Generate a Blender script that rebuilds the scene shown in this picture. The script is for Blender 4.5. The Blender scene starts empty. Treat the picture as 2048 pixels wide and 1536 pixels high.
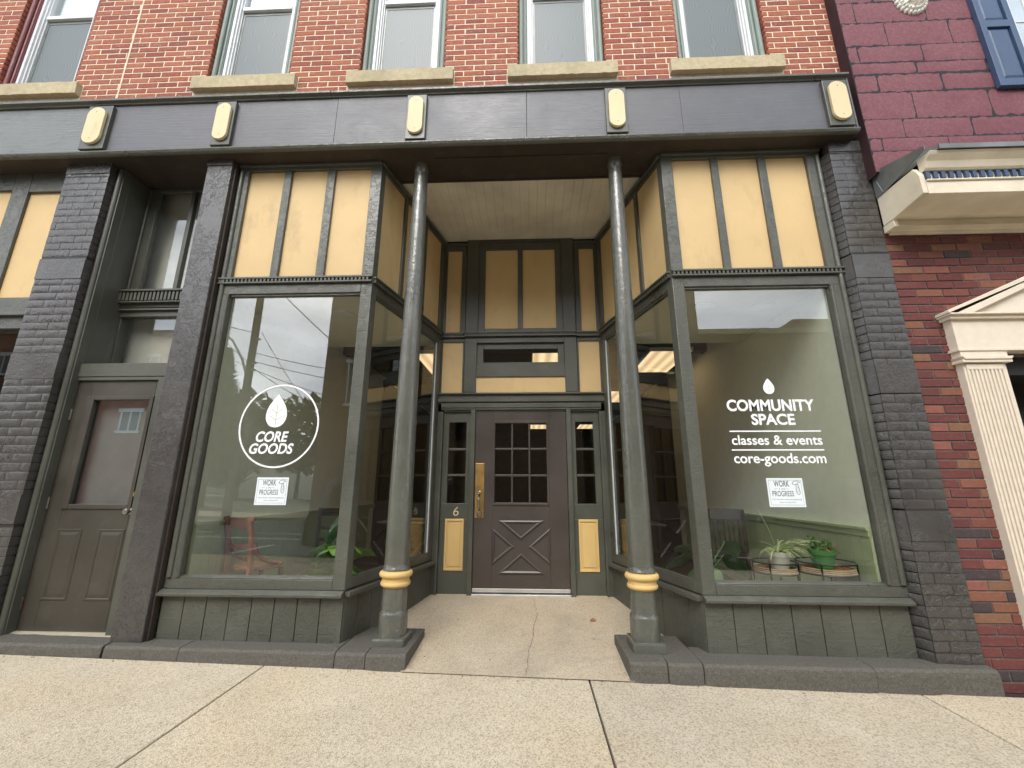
import bpy, bmesh, math, random
from mathutils import Vector, Matrix, noise
R = math.radians
scene = bpy.context.scene
COL = scene.collection

# ------------------------------------------------------------------ camera, sky, sun, exposure
cam_d = bpy.data.cameras.new('camera')
cam = bpy.data.objects.new('camera', cam_d); COL.objects.link(cam)
cam_d.sensor_width = 36.0; cam_d.lens = 36*839.6/2048
cam_d.clip_start = 0.05; cam_d.clip_end = 2000
_r = Vector((0.99915502, 0.04104195, 0.00219335)); _u = Vector((0.00768675, -0.2390228, 0.97098353)); _f = Vector((-0.04037532, 0.97014621, 0.2391363))
cam.matrix_world = Matrix(((_r.x, _u.x, -_f.x, 0.1063), (_r.y, _u.y, -_f.y, -5.1414), (_r.z, _u.z, -_f.z, 1.1707), (0, 0, 0, 1)))
scene.camera = cam

SUN_EL, SUN_AZ = 46.0, 193.0          # azimuth clockwise from north (+Y)
world = bpy.data.worlds.new('World'); scene.world = world; world.use_nodes = True
wn, wl = world.node_tree.nodes, world.node_tree.links
wn.clear()
wout = wn.new('ShaderNodeOutputWorld'); wbg = wn.new('ShaderNodeBackground'); wbg.inputs['Strength'].default_value = 0.15
sky = wn.new('ShaderNodeTexSky'); sky.sky_type = 'NISHITA'; sky.sun_disc = False
sky.sun_elevation = R(SUN_EL); sky.sun_rotation = R(SUN_AZ); sky.dust_density = 2.0
hs = wn.new('ShaderNodeHueSaturation'); hs.inputs['Saturation'].default_value = 0.38; hs.inputs['Value'].default_value = 1.0
wtc = wn.new('ShaderNodeTexCoord')
wmap = wn.new('ShaderNodeMapping'); wmap.inputs['Scale'].default_value = (1.0, 1.0, 2.6)
cn = wn.new('ShaderNodeTexNoise'); cn.inputs['Scale'].default_value = 2.6; cn.inputs['Detail'].default_value = 6; cn.inputs['Roughness'].default_value = 0.55; cn.inputs['Distortion'].default_value = 0.4
cr = wn.new('ShaderNodeValToRGB'); cr.color_ramp.elements[0].position = 0.33; cr.color_ramp.elements[0].color = (.55, .58, .63, 1); cr.color_ramp.elements[1].position = 0.68; cr.color_ramp.elements[1].color = (1.55, 1.54, 1.50, 1)
wm = wn.new('ShaderNodeMix'); wm.data_type = 'RGBA'; wm.blend_type = 'MULTIPLY'; wm.inputs[0].default_value = 1.0
wl.new(wtc.outputs['Generated'], wmap.inputs['Vector']); wl.new(wmap.outputs['Vector'], cn.inputs['Vector']); wl.new(cn.outputs['Fac'], cr.inputs['Fac'])
wl.new(sky.outputs['Color'], hs.inputs['Color']); wl.new(hs.outputs['Color'], wm.inputs[6]); wl.new(cr.outputs['Color'], wm.inputs[7])
wl.new(wm.outputs[2], wbg.inputs['Color']); wl.new(wbg.outputs['Background'], wout.inputs['Surface'])

sun_d = bpy.data.lights.new('sun', 'SUN'); sun_d.energy = 0.7; sun_d.angle = R(32); sun_d.color = (1.0, .965, .91)
sun = bpy.data.objects.new('sun', sun_d); COL.objects.link(sun)
_sd = Vector((math.sin(R(SUN_AZ))*math.cos(R(SUN_EL)), math.cos(R(SUN_AZ))*math.cos(R(SUN_EL)), math.sin(R(SUN_EL))))
sun.rotation_euler = _sd.to_track_quat('Z', 'Y').to_euler()
scene.view_settings.view_transform = 'Standard'; scene.view_settings.look = 'None'
scene.view_settings.exposure = 1.24; scene.view_settings.gamma = 1.0
scene.cycles.max_bounces = 8; scene.cycles.transparent_max_bounces = 16

# ------------------------------------------------------------------ materials
class NT:
    def __init__(s, name):
        s.m = bpy.data.materials.new(name); s.m.use_nodes = True
        s.n, s.l = s.m.node_tree.nodes, s.m.node_tree.links
        s.n.clear(); s.out = s.n.new('ShaderNodeOutputMaterial')
        s.tc = s.n.new('ShaderNodeTexCoord')
    def link(s, a, b): s.l.new(a, b)
    def mapping(s, scale=(1, 1, 1), src='Object'):
        m = s.n.new('ShaderNodeMapping'); m.inputs['Scale'].default_value = scale
        s.link(s.tc.outputs[src], m.inputs['Vector']); return m.outputs['Vector']
    def noise(s, scale, detail=4, rough=.55, vec=None, dist=0.0):
        t = s.n.new('ShaderNodeTexNoise'); t.inputs['Scale'].default_value = scale; t.inputs['Detail'].default_value = detail
        t.inputs['Roughness'].default_value = rough; t.inputs['Distortion'].default_value = dist
        s.link(vec if vec is not None else s.tc.outputs['Object'], t.inputs['Vector']); return t.outputs['Fac']
    def voro(s, scale, feature='DISTANCE_TO_EDGE', vec=None):
        t = s.n.new('ShaderNodeTexVoronoi'); t.feature = feature; t.inputs['Scale'].default_value = scale
        s.link(vec if vec is not None else s.tc.outputs['Object'], t.inputs['Vector']); return t
    def ramp(s, fac, stops, interp='LINEAR'):
        r = s.n.new('ShaderNodeValToRGB'); r.color_ramp.interpolation = interp
        e = r.color_ramp.elements
        while len(e) < len(stops): e.new(0.5)
        for el, (p, c) in zip(e, stops):
            el.position = p; el.color = c if len(c) == 4 else (*c, 1)
        s.link(fac, r.inputs['Fac']); return r.outputs['Color']
    def mix(s, fac, a, b, blend='MIX'):
        x = s.n.new('ShaderNodeMix'); x.data_type = 'RGBA'; x.blend_type = blend
        for k, v in ((0, fac), (6, a), (7, b)):
            if isinstance(v, (int, float)): x.inputs[k].default_value = v
            elif isinstance(v, tuple): x.inputs[k].default_value = (*v, 1) if len(v) == 3 else v
            else: s.link(v, x.inputs[k])
        return x.outputs[2]
    def math(s, op, a, b=None, clamp=False):
        x = s.n.new('ShaderNodeMath'); x.operation = op; x.use_clamp = clamp
        for k, v in ((0, a), (1, b)):
            if v is None: continue
            if isinstance(v, (int, float)): x.inputs[k].default_value = v
            else: s.link(v, x.inputs[k])
        return x.outputs[0]
    def bump(s, height, strength, dist, prev=None):
        b = s.n.new('ShaderNodeBump'); b.inputs['Strength'].default_value = strength; b.inputs['Distance'].default_value = dist
        s.link(height, b.inputs['Height'])
        if prev is not None: s.link(prev, b.inputs['Normal'])
        return b.outputs['Normal']
    def principled(s, col, rough=.5, normal=None, metal=0.0, spec=.5, **kw):
        p = s.n.new('ShaderNodeBsdfPrincipled')
        def put(k, v):
            if isinstance(v, (int, float)): p.inputs[k].default_value = v
            elif isinstance(v, tuple): p.inputs[k].default_value = (*v, 1) if len(v) == 3 else v
            else: s.link(v, p.inputs[k])
        put('Base Color', col); put('Roughness', rough); put('Metallic', metal); put('Specular IOR Level', spec)
        for k, v in kw.items(): put(k.replace('_', ' '), v)
        if normal is not None: s.link(normal, p.inputs['Normal'])
        s.link(p.outputs['BSDF'], s.out.inputs['Surface']); return p

def vcol(c, k): return tuple(min(1, x*k) for x in c)

def paint(name, col, rough=.45, flake=.5, grain=.25, dust=.10, flake_scale=16, grain_axis='x', spec=.5, lumps=.0, cover=.5):
    t = NT(name)
    big = t.noise(2.2, 5, .6); fine = t.noise(70, 4, .65)
    c = t.mix(t.ramp(big, [(.3, (0, 0, 0)), (.7, (1, 1, 1))]), vcol(col, .84), vcol(col, 1.16))
    c = t.mix(t.math('MULTIPLY', t.ramp(t.noise(7, 6, .7), [(.52, (0, 0, 0)), (.8, (1, 1, 1))]), dust), c, (.30, .29, .26))
    c = t.mix(t.math('MULTIPLY', t.ramp(fine, [(.60, (0, 0, 0)), (.72, (1, 1, 1))]), .22), c, vcol(col, .45))
    c = t.mix(t.math('MULTIPLY', t.ramp(t.noise(34, 5, .75), [(.70, (0, 0, 0)), (.74, (1, 1, 1))]), .30), c, (.42, .40, .36))
    sc = {'x': (2.5, 70, 70), 'z': (70, 70, 2.5), 'n': (40, 40, 40)}[grain_axis]
    gr = t.noise(1.0, 4, .65, t.mapping(sc))
    c = t.mix(t.math('MULTIPLY', t.ramp(gr, [(.60, (0, 0, 0)), (.70, (1, 1, 1))]), grain*.5), c, vcol(col, .55))
    n = t.bump(gr, min(1, grain*1.6), .004)
    # old paint layers: plateaus with sharp broken edges, only where the mask lets them
    pl = t.ramp(t.noise(flake_scale, 6, .6, dist=.5), [(.485, (0, 0, 0)), (.50, (1, 1, 1)), (.56, (1, 1, 1)), (.575, (.25, .25, .25))])
    mask = t.ramp(t.noise(1.7, 4, .6), [(1-cover-.06, (0, 0, 0)), (1-cover+.06, (1, 1, 1))])
    n = t.bump(t.math('MULTIPLY', pl, mask), min(1, flake), .007, n)
    if lumps: n = t.bump(t.noise(42, 3, .5), min(1, lumps), .010, n)
    n = t.bump(fine, .35, .0022, n)
    rr = t.ramp(big, [(.3, (rough*.8,)*3), (.7, (min(1, rough*1.25),)*3)])
    t.principled(c, rr, n, spec=spec); return t.m

TRIM = (.084, .086, .067); CHAR = (.060, .055, .049)
M = {}
M['trim'] = paint('olive_trim_paint', TRIM, .32, .55, .3, cover=.62, spec=.6)
M['trim_smooth'] = paint('olive_trim_paint_smooth', vcol(TRIM, .92), .36, .2, .2, flake_scale=9, cover=.4)
M['trim_board'] = paint('olive_board_paint', TRIM, .42, .6, .5, grain_axis='x', flake_scale=11, cover=.6)
M['char'] = paint('charcoal_paint', CHAR, .27, .9, .2, flake_scale=15, cover=.55, spec=.75)
M['char_brick'] = paint('charcoal_brick_paint', vcol(CHAR, .9), .27, .5, .1, flake_scale=24, grain_axis='n', lumps=.22, cover=.5, spec=.7)
M['column'] = paint('iron_column_paint', vcol(TRIM, 1.1), .20, .6, .05, flake_scale=30, grain_axis='n', lumps=.14, cover=.6, spec=1.0)
M['fascia'] = paint('fascia_paint', (.098, .100, .108), .42, .25, .5, flake_scale=8, grain_axis='x', cover=.38, spec=.5)
M['fascia_old'] = paint('fascia_weathered_paint', (.150, .164, .156), .42, .4, .9, flake_scale=6, grain_axis='x', dust=.3)
M['soffit'] = paint('soffit_paint', (.036, .025, .017), .6, .3, .3)
M['side_door'] = paint('olive_brown_side_door_paint', (.050, .044, .033), .40, .1, .1, flake_scale=5, dust=.08, grain_axis='z', cover=.3)
M['door'] = paint('brown_door_paint', (.062, .050, .043), .33, .1, .12, flake_scale=5, dust=.05, grain_axis='z', cover=.3)
M['stone_step'] = None
def mustard(name, col, k=.10):
    t = NT(name)
    st = t.ramp(t.noise(2.4, 7, .68, t.mapping((1.6, 1.6, .8))), [(.53, (0, 0, 0)), (.70, (1, 1, 1))])
    c = t.mix(t.ramp(t.noise(1.4, 4), [(.3, (0, 0, 0)), (.7, (1, 1, 1))]), vcol(col, .93), vcol(col, 1.07))
    c = t.mix(t.math('MULTIPLY', st, k), c, (.22, .17, .10))
    sp = t.ramp(t.voro(55, 'F1').outputs['Distance'], [(.02, (1, 1, 1)), (.05, (0, 0, 0))])
    c = t.mix(t.math('MULTIPLY', t.math('MULTIPLY', sp, t.ramp(t.noise(3), [(.58, (0, 0, 0)), (.64, (1, 1, 1))])), .55), c, (.12, .09, .05))
    n = t.bump(t.noise(160, 3, .6), .25, .0012); n = t.bump(t.noise(5, 4), .15, .004, n)
    t.principled(c, .55, n, spec=.35); return t.m
M['gold'] = mustard('mustard_panel_paint', (.645, .465, .225), .20)
M['gold_dirty'] = mustard('mustard_panel_paint_stained', (.645, .47, .23), .36)
M['gold_trim'] = mustard('mustard_gloss_paint', (.64, .44, .17), .15)
M['boss'] = mustard('cream_boss_paint', (.70, .585, .35), .30)
def simple(name, col, rough=.5, metal=0.0, bscale=60, bstr=.15, var=.12, spec=.5):
    t = NT(name)
    c = t.mix(t.ramp(t.noise(bscale*.12+1, 5), [(.3, (0, 0, 0)), (.7, (1, 1, 1))]), vcol(col, 1-var), vcol(col, 1+var))
    t.principled(c, rough, t.bump(t.noise(bscale, 4, .6), bstr, .002), metal, spec); return t.m
M['white'] = simple('white_aluminium', (.66, .68, .68), .4, 0, 80, .05, .05)
M['vinyl'] = simple('white_vinyl', (.80, .82, .82), .5, 0, 50, .02, .02)
M['paper'] = simple('white_paper', (.70, .76, .77), .7, 0, 50, .03, .02)
M['ink'] = simple('black_ink', (.035, .04, .045), .7, 0, 50, .0, .02)
M['brass'] = simple('worn_brass', (.56, .36, .13), .35, .85, 40, .1, .35)
M['nickel'] = simple('tarnished_nickel', (.42, .40, .36), .3, 1.0, 60, .05, .2)
M['steel'] = simple('aluminium_strip', (.62, .62, .60), .38, .7, 60, .05, .1)
M['thresh'] = simple('brass_threshold', (.62, .55, .42), .38, .5, 60, .05, .12)
M['rust'] = simple('rusty_hinge', (.10, .05, .035), .7, .2, 90, .4, .4)
M['jamb_green'] = paint('grey_green_jamb_paint', (.22, .27, .235), .55, .4, .4, grain_axis='z', dust=.25)
M['jamb_red'] = paint('maroon_jamb_paint', (.16, .035, .035), .5, .3, .4, grain_axis='z')
M['cream'] = paint('cream_paint', (.74, .665, .51), .55, .25, .15, dust=.05)
M['cream_stone'] = simple('cream_surround_stucco', (.70, .62, .50), .65, 0, 120, .45, .05)
M['navy'] = paint('navy_paint', (.045, .085, .16), .45, .1, .35, grain_axis='z')
M['sheetmetal'] = simple('grey_roof_flashing', (.20, .21, .20), .45, .5, 30, .2, .25)
M['ceil_bead'] = paint('cream_beadboard_paint', (.68, .64, .52), .6, .2, .15, grain_axis='z')
M['wall_sage'] = simple('sage_wall_paint', (.82, .84, .70), .8, 0, 90, .08, .04)
M['wainscot'] = simple('green_wainscot_paint', (.40, .46, .27), .6, 0, 60, .08, .06)
M['ceil_in'] = simple('interior_ceiling_paint', (.66, .64, .52), .8, 0, 80, .05, .03)
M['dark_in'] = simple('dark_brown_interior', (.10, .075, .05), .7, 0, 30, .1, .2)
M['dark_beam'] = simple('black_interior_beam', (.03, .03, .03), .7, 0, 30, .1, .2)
M['floor_in'] = simple('dark_wood_floor', (.07, .05, .035), .45, 0, 40, .1, .3)
M['hall'] = simple('pale_hall_plaster', (.52, .51, .46), .8, 0, 60, .1, .08)
M['maroon_return'] = simple('dark_maroon_return', (.035, .010, .013), .9, 0, 60, .6, .3)  # near-black maroon, much darker than the block face
M['joint_dark'] = simple('dirty_painted_joint', (.022, .020, .018), .6, 0, 60, .4, .3)
M['curtain'] = simple('grey_net_curtain', (.24, .26, .25), .8, 0, 60, .1, .08)
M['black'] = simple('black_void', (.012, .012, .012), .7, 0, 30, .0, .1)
M['wood_chair'] = simple('reddish_chair_wood', (.23, .092, .050), .35, 0, 30, .1, .35)
M['cane'] = simple('woven_cane', (.34, .16, .075), .6, 0, 180, .6, .25)
M['wood_dark'] = simple('dark_chair_wood', (.030, .021, .016), .35, 0, 30, .1, .3)
M['wire'] = simple('black_iron_wire', (.015, .015, .015), .4, .3, 60, .1, .2)
M['rattan'] = simple('pale_rattan', (.40, .31, .20), .6, 0, 70, .3, .3)
M['pot_white'] = simple('off_white_pot', (.58, .57, .47), .5, 0, 30, .08, .12)
M['pot_green'] = simple('green_plastic_pot', (.06, .21, .045), .35, 0, 30, .04, .12)
M['soil'] = simple('potting_soil', (.05, .035, .025), .9, 0, 120, .8, .4)
M['asphalt'] = simple('asphalt', (.15, .15, .15), .85, 0, 90, .5, .2)
M['roadpaint'] = simple('white_road_paint', (.70, .70, .68), .7, 0, 60, .2, .12)
M['earth'] = simple('far_ground', (.16, .17, .11), .9, 0, 8, .2, .25)
M['carpaint'] = simple('darkened_car_paint', (.15, .155, .16), .25, .4, 3, .0, .03)  # silver car darkened so its mirror image veils the right window less
M['carpaint_w'] = simple('darkened_pale_car_paint', (.24, .25, .26), .25, .1, 3, .0, .03)  # white car toned down to weaken its reflection in the left window
M['tyre'] = simple('tyre_rubber', (.02, .02, .02), .8, 0, 60, .2, .2)
M['carglass'] = simple('dark_car_glass', (.015, .018, .02), .05, 0, 3, .0, .1)
M['headlamp'] = simple('headlamp_glass', (.7, .72, .74), .12, .3, 3, .0, .05)
M['polewood'] = simple('weathered_pole_wood', (.14, .12, .10), .9, 0, 30, .5, .3)
M['tan_brick'] = simple('brown_brick_far', (.21, .135, .085), .85, 0, 6, .3, .25)
M['red_brick_far'] = simple('red_brick_far', (.27, .10, .065), .85, 0, 6, .3, .2)
M['windowdark'] = simple('far_window_glass', (.03, .035, .04), .08, 0, 3, .0, .1)
M['bark'] = simple('bark', (.10, .075, .055), .9, 0, 30, .8, .3)
M['rock_medal'] = simple('white_plaster_relief', (.74, .72, .64), .7, 0, 60, .3, .06)

def leafmat(name, col, vein=None):
    t = NT(name)
    c = t.mix(t.ramp(t.noise(14, 3), [(.3, (0, 0, 0)), (.7, (1, 1, 1))]), vcol(col, .7), vcol(col, 1.3))
    p = t.principled(c, .34, t.bump(t.noise(30, 3), .2, .004), spec=.5)
    tr = t.n.new('ShaderNodeBsdfTranslucent'); t.link(c, tr.inputs['Color'])
    mx = t.n.new('ShaderNodeMixShader'); mx.inputs['Fac'].default_value = .22
    t.link(p.outputs['BSDF'], mx.inputs[1]); t.link(tr.outputs['BSDF'], mx.inputs[2]); t.link(mx.outputs['Shader'], t.out.inputs['Surface'])
    return t.m
M['leaf_fiddle'] = leafmat('fiddle_leaf', (.19, .36, .06))
M['leaf_deep'] = leafmat('deep_green_leaf', (.03, .085, .03))
M['leaf_dusk'] = leafmat('grey_green_leaf', (.13, .21, .10))
M['leaf_spider'] = leafmat('spider_leaf', (.52, .60, .30))
M['leaf_jade'] = leafmat('ruffled_leaf', (.11, .24, .05))
M['leaf_brown'] = leafmat('dry_leaf', (.34, .17, .075))
M['conifer'] = leafmat('conifer_needles', (.045, .075, .04))
M['hill_leaf'] = leafmat('far_tree_leaves', (.055, .085, .035))

def brickmat(name, cols, eff=.25, bump=.5, soot=.3):
    t = NT(name)
    g = t.n.new('ShaderNodeNewGeometry')
    st = [(i/len(cols), c) for i, c in enumerate(cols)]
    c = t.ramp(g.outputs['Random Per Island'], st, 'CONSTANT')
    c = t.mix(t.ramp(t.noise(30, 6, .75), [(.3, (0, 0, 0)), (.72, (1, 1, 1))]), t.mix(.42, c, (.03, .02, .02)), c)
    c = t.mix(t.math('MULTIPLY', t.ramp(t.noise(1.6, 5, .6), [(.5, (0, 0, 0)), (.75, (1, 1, 1))]), soot), c, (.10, .06, .05))
    m = t.math('MULTIPLY', t.ramp(t.noise(48, 7, .82, t.mapping((.6, 1, 1.3)), .5), [(.545, (0, 0, 0)), (.63, (1, 1, 1))]), t.ramp(t.noise(3.2, 4, .6), [(.36, (.15, .15, .15)), (.62, (1, 1, 1))]))
    c = t.mix(t.math('MULTIPLY', m, eff), c, (.70, .56, .47))
    n = t.bump(t.noise(80, 5, .75), bump, .005); n = t.bump(t.noise(14, 4), .4, .006, n)
    t.principled(c, .82, n, spec=.3); return t.m
M['red_brick'] = brickmat('red_brick', [(.42, .118, .066), (.36, .095, .056), (.45, .145, .075), (.39, .11, .06), (.30, .080, .052), (.43, .13, .06), (.40, .125, .07), (.46, .155, .085)], .55)
M['mix_brick'] = brickmat('multicolour_brick', [(.160, .045, .040), (.26, .105, .062), (.175, .050, .043), (.150, .044, .040), (.29, .105, .075), (.062, .048, .050), (.25, .125, .07), (.165, .048, .042), (.21, .072, .052), (.14, .042, .040), (.175, .052, .046)], .16, .5, .35)
def roughmat(name, cols, scale, bump, rough=.9, dist=.004, stain=None):
    t = NT(name)
    c = t.ramp(t.noise(scale, 6, .7), [(.28, cols[0]), (.5, cols[1]), (.72, cols[2])])
    if stain: c = t.mix(t.math('MULTIPLY', t.ramp(t.noise(1.1, 5, .6), [(.48, (0, 0, 0)), (.68, (1, 1, 1))]), stain[1]), c, stain[0])
    n = t.bump(t.noise(scale*2.2, 6, .7), bump, dist); n = t.bump(t.noise(scale*.3, 4), bump*.5, dist*3, n)
    t.principled(c, rough, n, spec=.3); return t.m
M['mortar_white'] = roughmat('cream_mortar', [(.55, .47, .34), (.74, .66, .50), (.82, .75, .60)], 40, .7)
M['mortar_grey'] = roughmat('grey_mortar', [(.09, .08, .072), (.13, .118, .105), (.18, .165, .15)], 60, .5)
M['mauve'] = roughmat('mauve_split_block', [(.155, .064, .073), (.205, .088, .100), (.26, .122, .133)], 46, .8, .92, .004, ((.15, .045, .06), .5))
M['mauve_joint'] = roughmat('dark_grey_joint', [(.018, .02, .024), (.03, .034, .038), (.045, .05, .055)], 60, .5)
M['sill_stone'] = roughmat('buff_sandstone', [(.40, .335, .20), (.50, .43, .275), (.58, .51, .35)], 22, .6, .9, .004, ((.24, .21, .14), .45))
M['stone_step'] = roughmat('grey_painted_stone', [(.080, .074, .061), (.118, .110, .092), (.165, .154, .130)], 70, .9, .7, .008)
def concrete(name, a, b, tint, speck=.55, warm=None):
    t = NT(name)
    c = t.ramp(t.noise(2.6, 6, .6), [(.3, a), (.7, b)])
    c = t.mix(t.math('MULTIPLY', t.ramp(t.noise(.8, 4, .6), [(.45, (0, 0, 0)), (.7, (1, 1, 1))]), .55), c, tint)
    isl = t.n.new('ShaderNodeNewGeometry')
    c = t.mix(1.0, c, t.ramp(isl.outputs['Random Per Island'], [(0, (.90, .90, .91)), (.5, (1.0, .985, .96)), (1, (1.06, 1.05, 1.03))]), 'MULTIPLY')
    v = t.voro(115, 'F1')
    s1 = t.ramp(v.outputs['Color'], [(.0, (.42, .39, .36)), (.22, (.66, .60, .52)), (.45, (1, 1, 1)), (.8, (1.22, 1.19, 1.12)), (1, (.85, .80, .73))])
    c = t.mix(speck, c, t.mix(1.0, c, s1, 'MULTIPLY'))
    c = t.mix(t.math('MULTIPLY', t.ramp(t.noise(150, 4, .7), [(.55, (0, 0, 0)), (.7, (1, 1, 1))]), .45), c, (.20, .17, .14))
    dk = t.ramp(t.noise(22, 6, .75), [(.62, (0, 0, 0)), (.72, (1, 1, 1))])
    c = t.mix(t.math('MULTIPLY', dk, .22), c, (.17, .15, .13))
    gum = t.ramp(t.voro(1.9, 'F1').outputs['Distance'], [(.020, (1, 1, 1)), (.034, (0, 0, 0))])
    c = t.mix(t.math('MULTIPLY', gum, .55), c, (.10, .09, .08))
    st = t.ramp(t.noise(.55, 6, .7, dist=.8), [(.55, (0, 0, 0)), (.64, (1, 1, 1))])
    c = t.mix(t.math('MULTIPLY', st, .28), c, (.26, .225, .18))
    n = t.bump(v.outputs['Distance'], .7, .005); n = t.bump(t.noise(60, 5, .7), .5, .006, n)
    t.principled(c, .88, n, spec=.25); return t.m
M['sidewalk'] = concrete('exposed_aggregate_concrete', (.51, .452, .345), (.59, .53, .415), (.585, .47, .315), .68)
M['entry'] = concrete('entrance_concrete', (.43, .37, .28), (.50, .435, .335), (.53, .43, .30), .5)

def glass(name, base=.09, tint=(.93, .95, .93), rough=0.0, ripple=0.0):
    t = NT(name)
    lw = t.n.new('ShaderNodeLayerWeight'); lw.inputs['Blend'].default_value = .5
    f = t.math('POWER', lw.outputs['Facing'], 5.0)
    f = t.math('ADD', t.math('MULTIPLY', f, 1-base), base, True)
    tr = t.n.new('ShaderNodeBsdfTransparent'); tr.inputs['Color'].default_value = (*tint, 1)
    gl = t.n.new('ShaderNodeBsdfGlossy'); gl.inputs['Roughness'].default_value = rough; gl.inputs['Color'].default_value = (.97, .98, 1, 1)
    if ripple:
        t.link(t.bump(t.noise(1.3, 2, .4), ripple, .02), gl.inputs['Normal'])
    mx = t.n.new('ShaderNodeMixShader'); t.link(f, mx.inputs['Fac'])
    t.link(tr.outputs['BSDF'], mx.inputs[1]); t.link(gl.outputs['BSDF'], mx.inputs[2]); t.link(mx.outputs['Shader'], t.out.inputs['Surface'])
    return t.m
M['glass'] = glass('shop_window_glass', .08, (.97, .98, .96), ripple=.02)
M['glass_sm'] = glass('small_pane_glass', .05, ripple=.03)
M['glass_up'] = glass('upper_window_glass', .30, ripple=.05)
M['glass_door'] = glass('side_door_glass', .19, (.94, .96, .95), ripple=.05)
def screenmat():
    t = NT('insect_screen')
    w = t.n.new('ShaderNodeTexWave'); w.inputs['Scale'].default_value = 12; w.inputs['Distortion'].default_value = 14; w.inputs['Detail'].default_value = 0; w.inputs['Detail Scale'].default_value = .6
    t.link(t.tc.outputs['Object'], w.inputs['Vector'])
    c = t.ramp(w.outputs['Fac'], [(.0, (.15, .18, .182)), (1, (.19, .22, .222))])
    p = t.principled(c, .35, t.bump(t.noise(300, 2), .3, .001), spec=.35)
    tr = t.n.new('ShaderNodeBsdfTransparent'); mx = t.n.new('ShaderNodeMixShader'); mx.inputs['Fac'].default_value = .18
    t.link(p.outputs['BSDF'], mx.inputs[1]); t.link(tr.outputs['BSDF'], mx.inputs[2]); t.link(mx.outputs['Shader'], t.out.inputs['Surface'])
    return t.m
M['screen'] = screenmat()
def emis(name, col, k):
    t = NT(name); e = t.n.new('ShaderNodeEmission'); e.inputs['Color'].default_value = (*col, 1); e.inputs['Strength'].default_value = k
    w = t.n.new('ShaderNodeTexWave'); w.inputs['Scale'].default_value = 1.6; w.bands_direction = 'X'
    t.link(t.tc.outputs['Object'], w.inputs['Vector'])
    t.link(t.mix(1.0, t.ramp(w.outputs['Fac'], [(.0, (.7, .7, .7)), (1, (1.2, 1.2, 1.2))]), (*col, 1), 'MULTIPLY'), e.inputs['Color'])
    t.link(e.outputs['Emission'], t.out.inputs['Surface']); return t.m
M['tube_light'] = emis('lit_fluorescent_diffuser', (1.0, .70, .40), .52)
M['bulb'] = emis('lit_bulb', (1.0, .75, .5), 4.0)

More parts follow.
